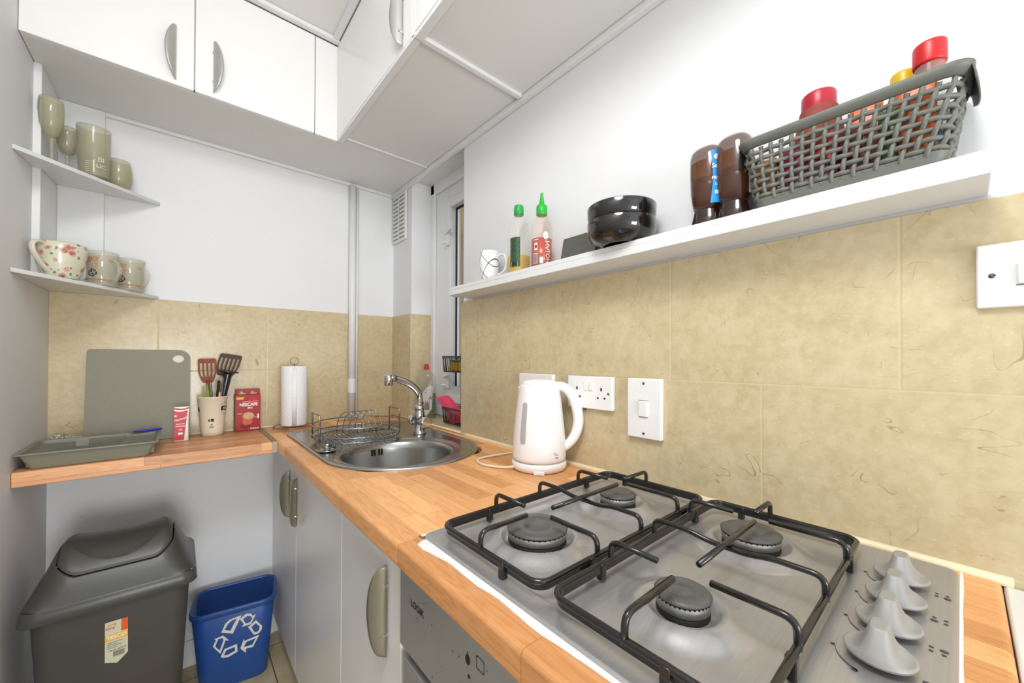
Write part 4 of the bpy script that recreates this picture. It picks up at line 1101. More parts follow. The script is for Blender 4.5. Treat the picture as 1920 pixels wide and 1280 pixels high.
pk = [('orange packet standing inside the woven basket near the sauce bottles', (222, 128, 30), -.020, .100, .085, .030), ('magenta packet standing inside the woven basket below the crimson lid', (196, 30, 110), -.026, .058, .088, .032),
      ('bright red packet inside the woven basket, front middle', (214, 26, 32), -.028, .018, .092, .034), ('mixed brown and red packet inside the woven basket, right of its middle', (150, 66, 48), -.028, -.020, .088, .032),
      ('orange topped packet sticking up just above the basket rim', (236, 112, 52), -.010, -.030, .124, .038), ('green packet standing inside the woven basket towards its near end', (70, 120, 50), -.030, -.056, .094, .022),
      ('flame orange packet rising beside the red-lidded jar', (240, 110, 40), -.028, -.084, .122, .040), ('purple and white packet low inside the basket front', (128, 84, 120), -.033, .036, .045, .060), ('pale blue packet at the near end of the basket', (70, 130, 160), -.020, -.104, .080, .008)]
for lab, rgb, dx, dy, h_, w_ in pk:
    tt = NT('packet_' + str(rgb[0])); cc = srgb(*rgb)
    nn = tt.noise(tt.coord(), 70, 3)
    tt.set(color=tt.ramp(nn, [(.30, tuple(c * .35 for c in cc[:3])), (.5, cc[:3]), (.62, cc[:3]), (.70, srgb(230, 200, 170)[:3])]), rough=.35)
    m = MB(); hw = w_ / 2; m.loft([[(x_ * s, y_ * .98, z_) for x_, y_ in rrect(-.009, .009, -hw, hw, min(.006, hw * .5), 3)] for z_, s in ((0, .6), (.006, 1), (h_ * .8, 1), (h_ * .95, .5), (h_, .25))])
    o = m.build('food_packet', tt.m, bevel=0); o.location = (BX + dx + .002, BY + dy, z0); tag(o, lab, 'packet')

# ------------------------------------------------------------------ corner shelves and their contents
for zc, lab in ((1.790, 'upper white triangular corner shelf holding the olive glasses'), (1.433, 'lower white triangular corner shelf holding the mugs')):
    c_ = MB(); th = .012; x0, y1 = -1.1995, YB - .0005
    if zc > 1.5: poly = [(-1.1995, 1.592), (-.929, 1.985), (-.929, y1), (-1.0738, y1), (-1.0738, 1.9695), (-1.1825, 1.9695), (-1.1825, 1.769), (-1.1995, 1.769)]
    else: poly = [(-1.1995, 1.592), (-.929, 1.976), (-.929, YB - .0095), (-1.1995, YB - .0095)]
    if zc < 1.5: poly = [(-1.1995, 1.592), (-.929, 1.985), (-.929, y1), (-1.1995, y1)]
    c_.prism(poly, zc, zc + th - (.0 if zc > 1.5 else .0006))
    if zc < 1.5: pass
    if zc > 1.5:
        for p_ in c_.v: p_.z -= .097 * (1.985 - p_.y)
    tag(c_.build('corner_shelf', M['trimw'], bevel=.0012), lab, 'shelf')
ZU, ZL = 1.8024, 1.4450
ZU_ = lambda y: ZU - .097 * (1.985 - y) + .003
def goblet(x, y, h, lab, rb=.036, lean=0):
    t = thing('wine_glass', lab, 'glass', (x, y, ZU_(y) - .0), 0, rx=R(5.5))
    MB().lathe([(0, 0), (.030, 0), (.030, .0015), (.006, .006), (.0045, .012), (.0045, h * .40), (.006, h * .43), (.0, h * .432)], 24).build('stem', M['olive'], t)
    MB().lathe([(.004, h * .42), (rb * .62, h * .47), (rb * .92, h * .62), (rb * 1.02, h * .82), (rb * .96, h * .96), (rb * .88, h), (rb * .84, h), (rb * .92, h * .95), (rb * .97, h * .82), (rb * .87, h * .62), (rb * .57, h * .48), (0, h * .44)], 14).build('glass_bowl', M['olive'], t); return t
goblet(-1.163, 1.778, .196, 'tall olive wine glass, leftmost on the upper corner shelf', .0270)
goblet(-1.145, 1.868, .150, 'shorter olive wine glass behind the tumbler on the upper corner shelf', .0255)
tg = thing('tumbler', 'wide olive tumbler with pale lettering on the upper corner shelf', 'glass', (-1.084, 1.845, ZU_(1.845)), 0, rx=R(5.5))
MB().lathe([(0, .001), (.034, .001), (.0345, .006), (.0345, .010), (0, .011)], 32).build('dark_base', M['black'], tg)
MB().lathe([(.034, .002), (.0360, .006), (.0395, .100), (.0405, .158), (.0400, .163), (.0385, .163), (.0378, .10), (.0345, .012)], 16).build('glass_wall', M['olive'], tg)
aa = TOCAM(-1.088, 1.832) + R(22); mp = cylmap(.0402, aa, .047); lm = MB(); add_text(lm, 'BI', .020, lambda u, v: mp(u, v + .012), .0006); add_text(lm, 'LIC', .016, lambda u, v: mp(u, v - .009), .0004)
for k in range(6): add_patch(lm, [(-.036, -.030 + k * .006), (-.022, -.030 + k * .006), (-.022, -.0285 + k * .006), (-.036, -.0285 + k * .006)], mp)
lm.build('printed_lettering', plain('pale_frosted_print', (196, 200, 178), .5), tg)
tw = thing('wine_tumbler', 'small rounded olive glass at the right end of the upper corner shelf', 'glass', (-1.032, 1.905, ZU_(1.905) - .001), 0, rx=R(5.5))
MB().lathe([(0, 0), (.022, 0), (.030, .010), (.0355, .032), (.0350, .062), (.0300, .094), (.028, .096), (.027, .094), (.033, .062), (.0335, .032), (.028, .012), (0, .006)], 12).build('glass_bowl', M['olive'], tw)

fm = thing('cup', 'big cream cup with red flowers, leftmost on the lower corner shelf', 'cup', (-1.140, 1.762, ZL))
MB().lathe([(0, .001), (.034, .001), (.038, .0), (.041, .004), (.050, .025), (.0575, .052), (.0610, .078), (.0625, .104), (.0610, .1055), (.0595, .103), (.058, .078), (.054, .052), (.046, .025), (0, .012)], 56, sx=.88, sy=.88).build('cup_body', M['floral'], fm)
d_ = Vector((math.cos(R(216)), math.sin(R(216)), 0)); d_ = Vector((-math.cos(YAW + R(-2)), math.sin(YAW) * 1.0, 0)).normalized()
d_ = Vector((-.52, -.85, 0)).normalized()
MB().tube(smooth_path([d_ * a + Vector((0, 0, b)) for a, b in ((.049, .095), (.068, .098), (.082, .088), (.080, .068), (.064, .044), (.042, .022), (.032, .016))], 6), .0060, 12, flat=(1.25, .8)).build('handle', M['oliveglaze'], fm)
MB().lathe([(0, -.0002), (.036, -.0002), (.0375, .0025), (0, .003)], 32).build('foot_ring', M['berry'], fm)
def fruitmug(x, y, lab, ang, sc=1.0):
    t = thing('mug', lab, 'mug', (x, y, ZL), group=None)
    r = .0385 * sc; h = .110
    MB().lathe([(0, 0), (r * .97, 0), (r, .004), (r, .012), (r * .955, .016), (r * .955, h * .78), (r * .99, h * .80), (r * 1.03, h * .97), (r * 1.02, h), (r * .97, h), (r * .92, h * .78), (r * .90, .020), (0, .018)], 40).build('mug_body', M['mugglass'], t)
    d = Vector((math.cos(ang), math.sin(ang), 0))
    MB().tube(smooth_path([d * a + Vector((0, 0, b)) for a, b in ((r * .94, .080), (r * 1.30, .082), (r * 1.82, .062), (r * 1.80, .036), (r * 1.35, .014), (r * .98, .010))], 6), .0052, 12, flat=(1.2, .8)).build('handle', M['mugglass'], t)
    a0 = TOCAM(x, y) - R(38)
    mp = cylmap(r * .972, a0, .048); pm_ = MB(); rd = random.Random(5)
    for k in range(85):
        uu = (rd.random() - .5) * .030; vv = .004 + rd.random() * .038
        pm_.add([mp(*q_) for q_ in circ(uu, vv, .0010 + rd.random() * .0009, 7)], [tuple(range(7))])
    pr = pm_.build('gold_print', M['copper'], t)
    pm_ = MB(); mpb = cylmap(r * .976, a0, .038)
    for k in range(60):
        an = rd.random() * 2 * PI; rr = math.sqrt(rd.random()) * .0135
        pm_.add([mpb(*q_) for q_ in circ(rr * math.cos(an), rr * math.sin(an), .0011 + rd.random() * .0009, 7)], [tuple(range(7))])
    pm_.build('berry_print', M['berry'], pr)
    pm_ = MB(); add_text(pm_, 'nd', .016, lambda u, v: cylmap(r * .985, a0, .085)(u + .006, v), .0003); pm_.build('lettering', M['copper'], pr)
    b_ = MB(); b_.lathe([(r * .96, .0165), (r * 1.005, .0175), (r * 1.005, .0190), (r * .96, .0200)], 40); b_.build('copper_band', M['copper'], t)
    return t
fruitmug(-1.062, 1.835, 'fruit-printed glass mug between the flowered cup and its twin', R(-52))
fruitmug(-1.002, 1.905, 'fruit-printed glass mug at the right end of the lower corner shelf', R(-48))

# ------------------------------------------------------------------ things on the short worktop
ZW = .9105
# chopping board leaning on the tiles
cbd = thing('chopping_board', 'grey rectangular chopping board with a round hole leaning on the back tiles', 'chopping board', (-.974, 1.928, ZW + .001), 0, rx=R(-8.5))
outer = rrect(-.1385, .1385, 0, .334, (.034, .012, .006, .006), 8); holec = (.103, .300, .0155)
bm = bmesh.new()
def edl(lp): 
    vs = [bm.verts.new((x, 0, z)) for x, z in lp]; return [bm.edges.new((vs[i], vs[(i + 1) % len(vs)])) for i in range(len(vs))]
es = edl(outer) + edl([(holec[0] + holec[2] * 1.1 * math.cos(2 * PI * k / 32), holec[1] + holec[2] * math.sin(2 * PI * k / 32)) for k in range(32)])
bmesh.ops.triangle_fill(bm, use_beauty=True, edges=es)
bmesh.ops.delete(bm, geom=[f for f in bm.faces if (Vector((f.calc_center_median().x, f.calc_center_median().z)) - Vector(holec[:2])).length < .012], context='FACES_ONLY')
ex = bmesh.ops.extrude_face_region(bm, geom=list(bm.faces)); bmesh.ops.translate(bm, verts=[g for g in ex['geom'] if isinstance(g, bmesh.types.BMVert)], vec=(0, .007, 0))
bmesh.ops.recalc_face_normals(bm, faces=bm.faces); me = bpy.data.meshes.new('board'); bm.to_mesh(me); bm.free(); me.materials.append(M['boardg'])
o = bpy.data.objects.new('board', me); col.objects.link(o); o.parent = cbd
md = o.modifiers.new('b', 'BEVEL'); md.width = .0012; md.segments = 2; md.limit_method = 'ANGLE'; md.angle_limit = R(50)

# cutlery tray
tx0, tx1, ty0, ty1 = -1.196, -.915, 1.612, 1.856
tray = thing('cutlery_tray', 'grey plastic cutlery tray at the left end of the short worktop', 'tray', (0, 0, 0))
zb = ZW + .0005; zt = zb + .045
def trr(ins, z, r): return [(x, y, z) for x, y in rrect(tx0 + ins, tx1 - ins, ty0 + ins, ty1 - ins, r, 5)]
tm = MB()
tm.loft([trr(.0235, zb, .012), trr(.0225, zb, .012), trr(.006, zt - .003, .010), trr(.0, zt - .004, .008), trr(0, zt, .008), trr(.0075, zt, .008), trr(.0245, zb + .0045, .011)], cap0=True, cap1=False, smooth=False)
tm.build('tray_shell', M['trayg'], tray, bevel=.0012)
fl = MB(); fl.prism([(x, y) for x, y, z in trr(.0250, 0, .011)], zb + .001, zb + .0040); fl.build('tray_floor', M['trayg'], tray)
# compartment dividers: curved fans left and right, straight ones at the right end
def wall(path, zt_=zt - .004):
    dv = MB()
    for a, b in zip(path, path[1:]):
        d = (Vector(b) - Vector(a)); n_ = Vector((-d.y, d.x)).normalized() * .0012
        dv.add([(a[0] + n_.x, a[1] + n_.y, zb + .003), (b[0] + n_.x, b[1] + n_.y, zb + .003), (b[0] - n_.x, b[1] - n_.y, zb + .003), (a[0] - n_.x, a[1] - n_.y, zb + .003),
                (a[0] + n_.x, a[1] + n_.y, zt_), (b[0] + n_.x, b[1] + n_.y, zt_), (b[0] - n_.x, b[1] - n_.y, zt_), (a[0] - n_.x, a[1] - n_.y, zt_)],
               [(0, 1, 5, 4), (2, 3, 7, 6), (4, 5, 6, 7), (1, 2, 6, 5), (3, 0, 4, 7)])
    dv.build('divider', M['trayg'], tray)
for k in range(4):
    y_ = ty0 + .045 + k * .048
    wall([(p.x, p.y) for p in smooth_path([(tx0 + .014, y_, 0), (tx0 + .06, y_ + .002, 0), (tx0 + .10, y_ - .010, 0), (tx0 + .128, y_ - .020, 0)][: 4], 5)] if k < 2 else [(tx0 + .014, y_), (tx0 + .085, y_)])
for k in range(4):
    y_ = ty0 + .052 + k * .044
    wall([(p.x, p.y) for p in smooth_path([(tx1 - .012, y_, 0), (tx1 - .075, y_, 0), (tx1 - .100, y_ - .012, 0), (tx1 - .112, y_ - .022, 0)], 5)] if k == 0 else [(tx1 - .012, y_), (tx1 - .085, y_)])
wall([(tx0 + .11, ty1 - .030), (tx1 - .085, ty1 - .030)])
pn = thing('pen', 'blue plastic pen lying across the back edge of the cutlery tray', 'pen', (-.985, 1.838, zt + .0042), 0)
MB().tube([(0, 0, 0), (.018, .003, 0), (.066, .009, .001), (.072, .010, .001)], [.0025, .0042, .0042, .003], 10).build('barrel', M['bluepen'], pn)
MB().tube([(-.010, -.001, 0), (0, 0, 0)], [.0008, .0026], 8).build('tip', M['greyink'], pn)
bk2 = MB(); bk2.box(-1.012, -.994, 1.700, 1.710, zb + .0042, zb + .010); tag(bk2.build('bottle_opener', M['black'], bevel=.002), 'small black object lying in the cutlery tray', 'utensil')
# crumpled film and clear box behind the tray
rd = random.Random(4)
fo = bpy.data.meshes.new('foil'); bm = bmesh.new(); bmesh.ops.create_icosphere(bm, subdivisions=4, radius=1)
for v_ in bm.verts:
    n_ = v_.co.copy(); k = .62 + .30 * math.sin(n_.x * 13 + 2 * math.sin(n_.y * 9)) * math.sin(n_.z * 11 + n_.y * 7) + rd.random() * .28
    v_.co = Vector((n_.x * .030 * k, n_.y * .020 * k, n_.z * .022 * k))
bm.to_mesh(fo); bm.free(); fo.materials.append(M['foil']); o = bpy.data.objects.new('crumpled_foil', fo); col.objects.link(o); o.location = (-1.160, 1.925, ZW + .030)
tag(o, 'crumpled shiny foil behind the cutlery tray at the left wall', 'foil')
cl = thing('clear_dish', 'small clear plastic dish between the foil and the chopping board', 'dish', (-1.118, 1.915, ZW))
MB().lathe([(0, .001), (.022, .001), (.026, .006), (.030, .036), (.031, .038), (.029, .036), (.025, .008), (0, .004)], 30).build('dish_body', M['clearp'], cl)

# sweetener tube
stt = thing('sweetener_pack', 'small red and white sweetener dispenser standing in front of the chopping board', 'dispenser', (-.8605, 1.850, ZW))
def tub(z, hx, hy): return [(x, y, z) for x, y in rrect(-hx, hx, -hy, hy, .004, 4)]
tm = MB(); tm.loft([tub(0, .019, .009), tub(.002, .0200, .010), tub(.060, .0195, .010), tub(.100, .0205, .0095), tub(.122, .0225, .0075), tub(.1235, .0222, .007)]); tm.build('pack_body', M['white'], stt)
f = MB(); N_ = 20; yF = lambda z: -(.0103 if z < .10 else .0103 - .0025 * (z - .10) / .022)
hxz = lambda z: .0193 + .0008 * (z > .0) + (0.0024 * max(0, (z - .060) / .062))
top = [(u, .108 + .0045 * (u / .02) ** 2) for u in [-.019 + .038 * k / N_ for k in range(N_ + 1)]]
rt_ = lambda z: .0045 + .010 * (z / .108) ** 1.0 + .002
pl = []
f.grid(12, 12, lambda u, v: ((lambda z: (-hxz(z) + u * (hxz(z) + min(rt_(z), hxz(z) - .003)), yF(z), z))(.004 + v * (.103 + .0 + .004 * (2 * u - 1) ** 2))))
f.grid(12, 3, lambda u, v: ((-.0215 + .043 * u), -.0085 + .0012 * v, .1125 + .0045 * (2 * u - 1) ** 2 * (1 - v) + v * .010))
rl = f.build('red_front', M['red'], stt)
f = MB(); mp = lambda u, v: (u - .003, -.0108, v)
vs_, fs_ = text_geo('Hartwell', .0105, 'CENTER', .0002, .9)
f.add([mp(u * 1 , .080 + v + u * .28) for u, v in vs_], fs_)
add_text(f, 'SUGAR FREE', .0042, lambda u, v: mp(u, v + .0625), .0002); add_text(f, 'SWEETENERS', .0052, lambda u, v: mp(u, v + .0545), .0002, .85); add_text(f, '100', .0070, lambda u, v: mp(u, v + .042), .0002)
add_patch(f, rrect(-.007, .007, .024, .032, .004, 4), mp); add_patch(f, circ(-.0135, .092, .0035, 12), mp)
f.build('label_print', M['white'], rl)

# paper cup with utensils
cx_, cy_ = -.768, 1.918
cu = thing('paper_cup', 'tall cream paper cup holding kitchen utensils', 'cup', (cx_, cy_, ZW))
MB().lathe([(0, .004), (.0335, .004), (.0338, 0), (.0350, 0), (.0352, .014), (.0358, .016), (.0475, .146), (.0492, .147), (.0500, .149), (.0490, .1515), (.0470, .150), (.0345, .016), (0, .012)], 48).build('cup_wall', M['cream'], cu)
f = MB(); aa = TOCAM(cx_, cy_)
def cone(a0, z0): 
    def g(u, v):
        z = z0 + v; r = .0358 + (.0475 - .0358) * (z - .016) / .130 + .0006; return (r * math.cos(a0 + u / .042), r * math.sin(a0 + u / .042), z)
    return g
g1 = cone(aa + R(58), .105)
for j in range(8): add_patch(f, [(-.016 + j * .004, -.008), (-.012 + j * .004, -.008), (-.012 + j * .004, .009), (-.016 + j * .004, .009)], g1)
g2 = cone(aa - R(74), .102)
for j in range(4): add_patch(f, [(-.008 + j * .004, -.007), (-.004 + j * .004, -.007), (-.004 + j * .004, .009), (-.008 + j * .004, .009)], g2)
g3 = cone(aa - R(6), .062); add_patch(f, rrect(-.001, .009, -.006, .006, .001, 2), g3); add_patch(f, rrect(-.009, -.004, -.005, .004, .001, 2), g3)
add_patch(f, [(-.002, -.018), (.005, -.018), (.003, -.013), (.001, -.015)], g3)
for k in range(3): add_patch(f, [(-.006, -.024 - k * .003), (.008, -.024 - k * .003), (.008, -.0225 - k * .003), (-.006, -.0225 - k * .003)], g3)
for k in range(20):
    a_, b_ = k / 20 * 2 * PI, (k + 1) / 20 * 2 * PI
    if abs(math.sin((a_ + b_) / 2)) < .55: continue
    f.add([g1(.0185 * math.cos(t_) * rr, .0005 + .0225 * math.sin(t_) * rr) for t_, rr in ((a_, 1), (b_, 1), (b_, .95), (a_, .95))], [(0, 1, 2, 3)])
pr = f.build('cup_print', M['ink'], cu)
f = MB(); g1b = cone(aa + R(58), .1055); g1c = lambda u, v: tuple(Vector(g1b(u, v)) * 1.0 + Vector((math.cos(aa + R(58)), math.sin(aa + R(58)), 0)) * .0004)
add_text(f, '::G', .016, lambda u, v: g1c(u, v), .0005); f.build('cup_print', M['cream'], pr)

def util(name, lab, cat, base, tip, roll=0):
    """utensil whose local z runs from base to tip; local y faces roughly the room"""
    b = Vector(base); t = Vector(tip); z = (t - b).normalized(); y = Vector((.05, 1, 0)).normalized(); x = y.cross(z).normalized(); y = z.cross(x)
    o = bpy.data.objects.new(name, None); col.objects.link(o); Mx = Matrix((x, y, z)).transposed().to_4x4(); Mx.translation = b
    if roll: Mx = Mx @ Matrix.Rotation(roll, 4, 'Z')
    o.matrix_world = Mx; return tag(o, lab, cat)
# brown wooden-look slotted spatula
u1 = util('spatula', 'reddish brown slotted spatula standing at the left in the paper cup', 'spatula', (cx_ - .008, cy_ + .006, ZW + .014), (cx_ - .017, cy_ + .018, ZW + .285))
def blade(w0, w1, h0, h1, slots, th=.003, skew=0.0, rtop=.008):
    """slotted blade in x-z, from z=h0 (width w0) to z=h1 (width w1)"""
    m = MB(); nz = 26; nx = 44
    def half(v): 
        t = v; return (w0 + (w1 - w0) * min(1, t * 2.2) ** .7) / 2 * (1 if t < .93 else math.sqrt(max(0.0, 1 - ((t - .93) / .07) ** 2)) * .18 + .82)
    def P(u, v):
        z = h0 + (h1 - h0) * v; hw = half(v); return ((2 * u - 1) * hw + skew * v * (h1 - h0), 0, z)
    def keep(u, v):
        if not (.22 < v < .80): return True
        X = (u * slots * 2) % 2 if False else (u * (2 * slots + 1)) 
        return int(X) % 2 == 0
    m.grid(11 * (2 * slots + 1) // (2 * slots + 1) * (2 * slots + 1), nz, P, smooth=False, keep=keep); return m
m = MB(); m.tube([(0, 0, 0), (0, 0, .145), (0, 0, .175), (0, 0, .20)], [.006, .006, .009, .014], 10, flat=(1, .5)); m.build('handle', M['spatbrown'], u1)
m = blade(.030, .058, .190, .285, 4); m.build('slotted_blade', M['spatbrown'], u1, solid=.003)
# lime and grey tongs
for k, (dx, matn, lab) in enumerate(((-.031, 'lime', 'left lime green handle tip in the paper cup'), (-.017, 'lime', 'right lime green handle tip in the paper cup'), (-.006, 'greyh', 'grey spoon handle in the paper cup in front of the brown spatula'))):
    o = util('utensil_handle', lab, 'utensil', (cx_ + dx * .5, cy_ - .012, ZW + .013), (cx_ + dx, cy_ - .020, ZW + .20))
    MB().tube([(0, 0, 0), (0, 0, .10), (0, 0, .15), (0, 0, .180 + .008 * k)], [.004, .005, .0075 + .002 * (k == 2), .003], 12, flat=(1, .5)).build('handle', M[matn], o)
# dark slotted turner
u2_ = util('slotted_turner', 'dark brown slotted turner leaning right in the paper cup', 'turner', (cx_ + .004, cy_ + .006, ZW + .014), (cx_ + .054, cy_ + .030, ZW + .318))
MB().tube([(0, 0, 0), (0, 0, .12), (0, 0, .22)], [.006, .0055, .0060], 10).build('handle', M['spatdark'], u2_)
m = blade(.046, .074, .218, .308, 5, skew=.10); m.build('slotted_blade', M['spatdark'], u2_, solid=.0028)
# masher / black disc ended tool
u3_ = util('masher', 'black tool with a round disc end standing at the right in the paper cup', 'utensil', (cx_ + .010, cy_ - .010, ZW + .014), (cx_ + .046, cy_ - .022, ZW + .240))
MB().tube([(0, 0, 0), (0, 0, .14), (0, 0, .225), (0, 0, .236)], [.0085, .011, .0150, .014], 16).build('grip', M['enamel'], u3_)
MB().lathe([(0, .232), (.020, .232), (.035, .235), (.0355, .238), (.033, .240), (0, .2405)], 32).build('disc_end', M['enamel'], u3_)
u4 = util('peeler', 'black handled kitchen tool with clear end in the middle of the paper cup', 'utensil', (cx_ + .0, cy_ - .018, ZW + .014), (cx_ + .020, cy_ - .022, ZW + .225))
MB().tube([(0, 0, 0), (0, 0, .13), (0, 0, .19), (0, 0, .200)], [.006, .0075, .009, .006], 12, flat=(1, .6)).build('grip', M['black'], u4)
MB().tube([(.004, 0, .185), (.006, 0, .205), (.006, 0, .216)], [.006, .0075, .005], 12).build('clear_end', M['clearp'], u4)
u5 = util('knife', 'thin steel utensil with a brown shank in the paper cup', 'utensil', (cx_ + .010, cy_ - .022, ZW + .014), (cx_ + .032, cy_ - .030, ZW + .225))
MB().tube([(0, 0, 0), (0, 0, .212)], .0042, 8, flat=(1.3, .5)).build('shank', M['satinlow'], u5)
u6 = util('spoon_handle', 'pale pink rounded handle tip just above the paper cup rim', 'utensil', (cx_ + .006, cy_ - .026, ZW + .014), (cx_ + .020, cy_ - .036, ZW + .165))
MB().tube([(0, 0, 0), (0, 0, .13), (0, 0, .150), (0, 0, .156)], [.003, .0055, .0065, .003], 12, flat=(1, .6)).build('handle', M['pinkh'], u6)

# coffee box
bx = thing('coffee_box', 'red coffee sachet box standing against the tiles right of the paper cup', 'box', (-.651, 1.955, ZW), R(3))
MB().box(-.0435, .0435, -.024, .020, 0, .150).build('carton', M['redbox'], bx, bevel=.0012)
m = MB(); m.box(-.0400, .0435, -.010, .020, .150, .171); m.build('carton_flap', M['redbox'], bx, bevel=.001)
m = MB(); m.box(-.0440, -.0434, -.0235, .0195, .001, .149); m.build('carton_side', plain('grey_brown_card', (136, 112, 100), .5), bx)
mp = lambda u, v: (u, -.0246, v)
f = MB()
f.add([mp(u, v) for u, v in ((-.036, .160 + .0),)] * 0, [])
for c_x in (-.020, .018): f.add([(c_x - .013, -.0106, .1505), (c_x + .013, -.0106, .1505), (c_x + .013, -.0106, .156), (c_x + .004, -.0106, .156), (c_x + .002, -.0106, .163), (c_x - .006, -.0106, .163), (c_x - .008, -.0106, .155)], [tuple(range(7))])
f.build('torn_slot', plain('grey_inner_card', (176, 170, 156), .6), bx)
f = MB(); add_text(f, 'NESCAFE', .0180, lambda u, v: mp(u + .001, v + .108), .0006, .86); add_text(f, '3in1', .0115, lambda u, v: mp(u + .006, v + .0945), .0004)
f.add([mp(-.022, .1205), mp(.038, .1205), mp(.038, .1215), mp(-.022, .1215)], [(0, 1, 2, 3)])
add_text(f, 'Original', .0095, lambda u, v: mp(u + .022, v + .0085), .0003)
add_text(f, 'CREAMY', .0042, lambda u, v: mp(u - .029, v + .072), .0001); add_text(f, 'SACHETS', .0040, lambda u, v: mp(u + .030, v + .056), .0001)
add_patch(f, rrect(.032, .038, .048, .068, .003, 3), mp)
f.build('box_lettering', M['white'], bx)
f = MB(); mp2 = lambda u, v: (u, -.0248, v); add_patch(f, [(-.041, .130), (-.018, .130), (-.013, .140), (-.041, .140)], mp2); f.build('price_flash', M['yellow'], bx)
f = MB(); add_patch(f, [(-.008, .110), (.034, .110), (.030, .136), (.014, .139), (.0, .130)], lambda u, v: (u, -.0243, v)); f.build('box_artwork', M['red'], bx)
f = MB(); add_patch(f, circ(0, .060, .022, 28, .018), mp); add_patch(f, rrect(-.019, .014, .025, .058, .010, 4), lambda u, v: (u, -.0244, v)); f.build('box_artwork', plain('terracotta_print', (208, 96, 72), .45), bx)
f = MB(); add_patch(f, circ(.001, .062, .018, 28, .0145), mp2); f.build('box_artwork', plain('coffee_foam_print', (206, 170, 130), .5), bx)
f = MB()
for (u, v) in ((-.022, .022), (-.014, .016), (-.004, .015), (.004, .019)): add_patch(f, circ(u, v, .0045, 12, .0035), mp2)
f.build('box_artwork', plain('coffee_bean_print', (90, 40, 30), .5), bx)

# kitchen roll
kr_ = thing('kitchen_roll_holder', 'wire stand carrying the kitchen roll beside the worktop joint', 'holder', (-.490, 1.886, ZW))
m = MB(); m.tube([(.078 * math.cos(2 * PI * k / 48), .078 * math.sin(2 * PI * k / 48), .009) for k in range(48)], .0022, 8, closed=True); m.build('base_hoop', M['satinlow'], kr_)
m = MB()
for a in (20, 200): m.tube(smooth_path([(.078 * math.cos(R(a)), .078 * math.sin(R(a)), .009), (.05 * math.cos(R(a + 12)), .05 * math.sin(R(a + 12)), .012), (0, 0, .013)], 5), .0018, 6)
m.tube([(0, 0, .012), (0, 0, .278)], .0025, 8); m.tube([(.016 * math.cos(R(a)), 0, .288 + .016 * math.sin(R(a))) for a in range(-90, 271, 20)], .0018, 6); m.build('centre_rod', M['satinlow'], kr_)
m = MB()
for a in (250, 340, 110): m.lathe([(0, -.0), (.005, 0), (.006, .004), (.004, .008), (0, .008)], 12, M4=Matrix.Translation((.078 * math.cos(R(a)), .078 * math.sin(R(a)), 0)))
m.build('foot', M['clearp'], kr_)
krl = thing('kitchen_roll', 'white kitchen roll standing near the corner left of the sink', 'kitchen roll', (-.490, 1.886, ZW + .0135))
m = MB(); rr = [(.018, .004), (.046, 0), (.0492, .001), (.050, .004), (.0502, .128), (.0498, .252), (.0485, .2535), (.018, .2535), (.018, .004)]
m.lathe(rr, 64); m.build('paper', M['paper'], krl)
m = MB(); m.grid(6, 1, lambda u, v: ((.0502 + .0012 * u) * math.cos(R(250 + 20 * u)), (.0502 + .0012 * u) * math.sin(R(250 + 20 * u)), .002 + .25 * v)); m.build('loose_sheet', M['paper'], krl, solid=.0004)
# quilted bump on the roll
nt = NT('quilted_paper'); vo = nt.new('ShaderNodeTexVoronoi'); nt.link(nt.mapping(nt.coord(), (90, 90, 90)), vo.inputs['Vector']); vo.inputs['Scale'].default_value = 1; nt.set(color=srgb(242, 242, 242), rough=.9); nt.bump(vo.outputs['Distance'], .6, .002)
for c_ in krl.children: c_.data.materials[0] = nt.m

# ------------------------------------------------------------------ sill: detergent bottle and wire caddy
db = thing('detergent_bottle', 'washing-up liquid bottle with red cap and green liquid on the window sill', 'bottle', (.040, 1.690, .9265), R(-38))
MB().lathe([(0, .002), (.0395, .002), (.042, .010), (.043, .060), (.043, .118), (0, .119)], 40, sy=.56, power=2.3).build('liquid', M['detgreen'], db)
MB().lathe([(.0420, 0), (.0445, .008), (.0455, .060), (.0455, .175), (.043, .192), (.034, .212), (.018, .228), (.0115, .235), (.0105, .240)], 48, sy=.56, power=2.3).build('bottle_body', M['detglass'], db)
MB().lathe([(.0125, .232), (.0135, .234), (.0130, .246), (.0085, .249), (.0080, .252), (.0110, .254), (.0110, .258), (0, .2585)], 24).build('cap', M['lidred'], db)
f = MB()
def dface(u, v): 
    # front of the flattened bottle faces local -y
    q_ = max(-1, min(1, u / .0455)); return (u, -.0262 * (max(0, 1 - abs(q_) ** 2.3)) ** (1 / 2.3) - .0006, v)
lp = [(-.020, .020), (.006, .012), (.030, .045), (.034, .150), (.022, .158), (.008, .150), (-.024, .105)]
for k in range(12):       # triangulate label finely by rows
    pass
rows = 24
def lx(v):
    xs = []
    for i in range(len(lp)):
        (x0_, y0_), (x1_, y1_) = lp[i], lp[(i + 1) % len(lp)]
        if (y0_ - v) * (y1_ - v) <= 0 and y0_ != y1_: xs.append(x0_ + (x1_ - x0_) * (v - y0_) / (y1_ - y0_))
    return (min(xs), max(xs)) if len(xs) >= 2 else (0, 0)
def lg(u, v): vv = .0125 + .1450 * v; a_, b_ = lx(vv); return dface(a_ + (b_ - a_) * u, vv)
f.grid(10, rows, lg); dl = f.build('label', M['detlabel'], db)
f = MB(); df2 = lambda u, v: tuple(Vector(dface(u, v)) + Vector((0, -.0006, 0)))
for k in range(3): add_patch(f, [(.004 - k * .006, .132 - k * .010), (.030, .136 - k * .010), (.030, .139 - k * .010), (.005 - k * .006, .135 - k * .010)], df2)
vs_, fs_ = text_geo('Dr', .014, 'CENTER', .0006); f.add([df2(.024 - v * 1, .098 + u) for u, v in vs_], fs_)
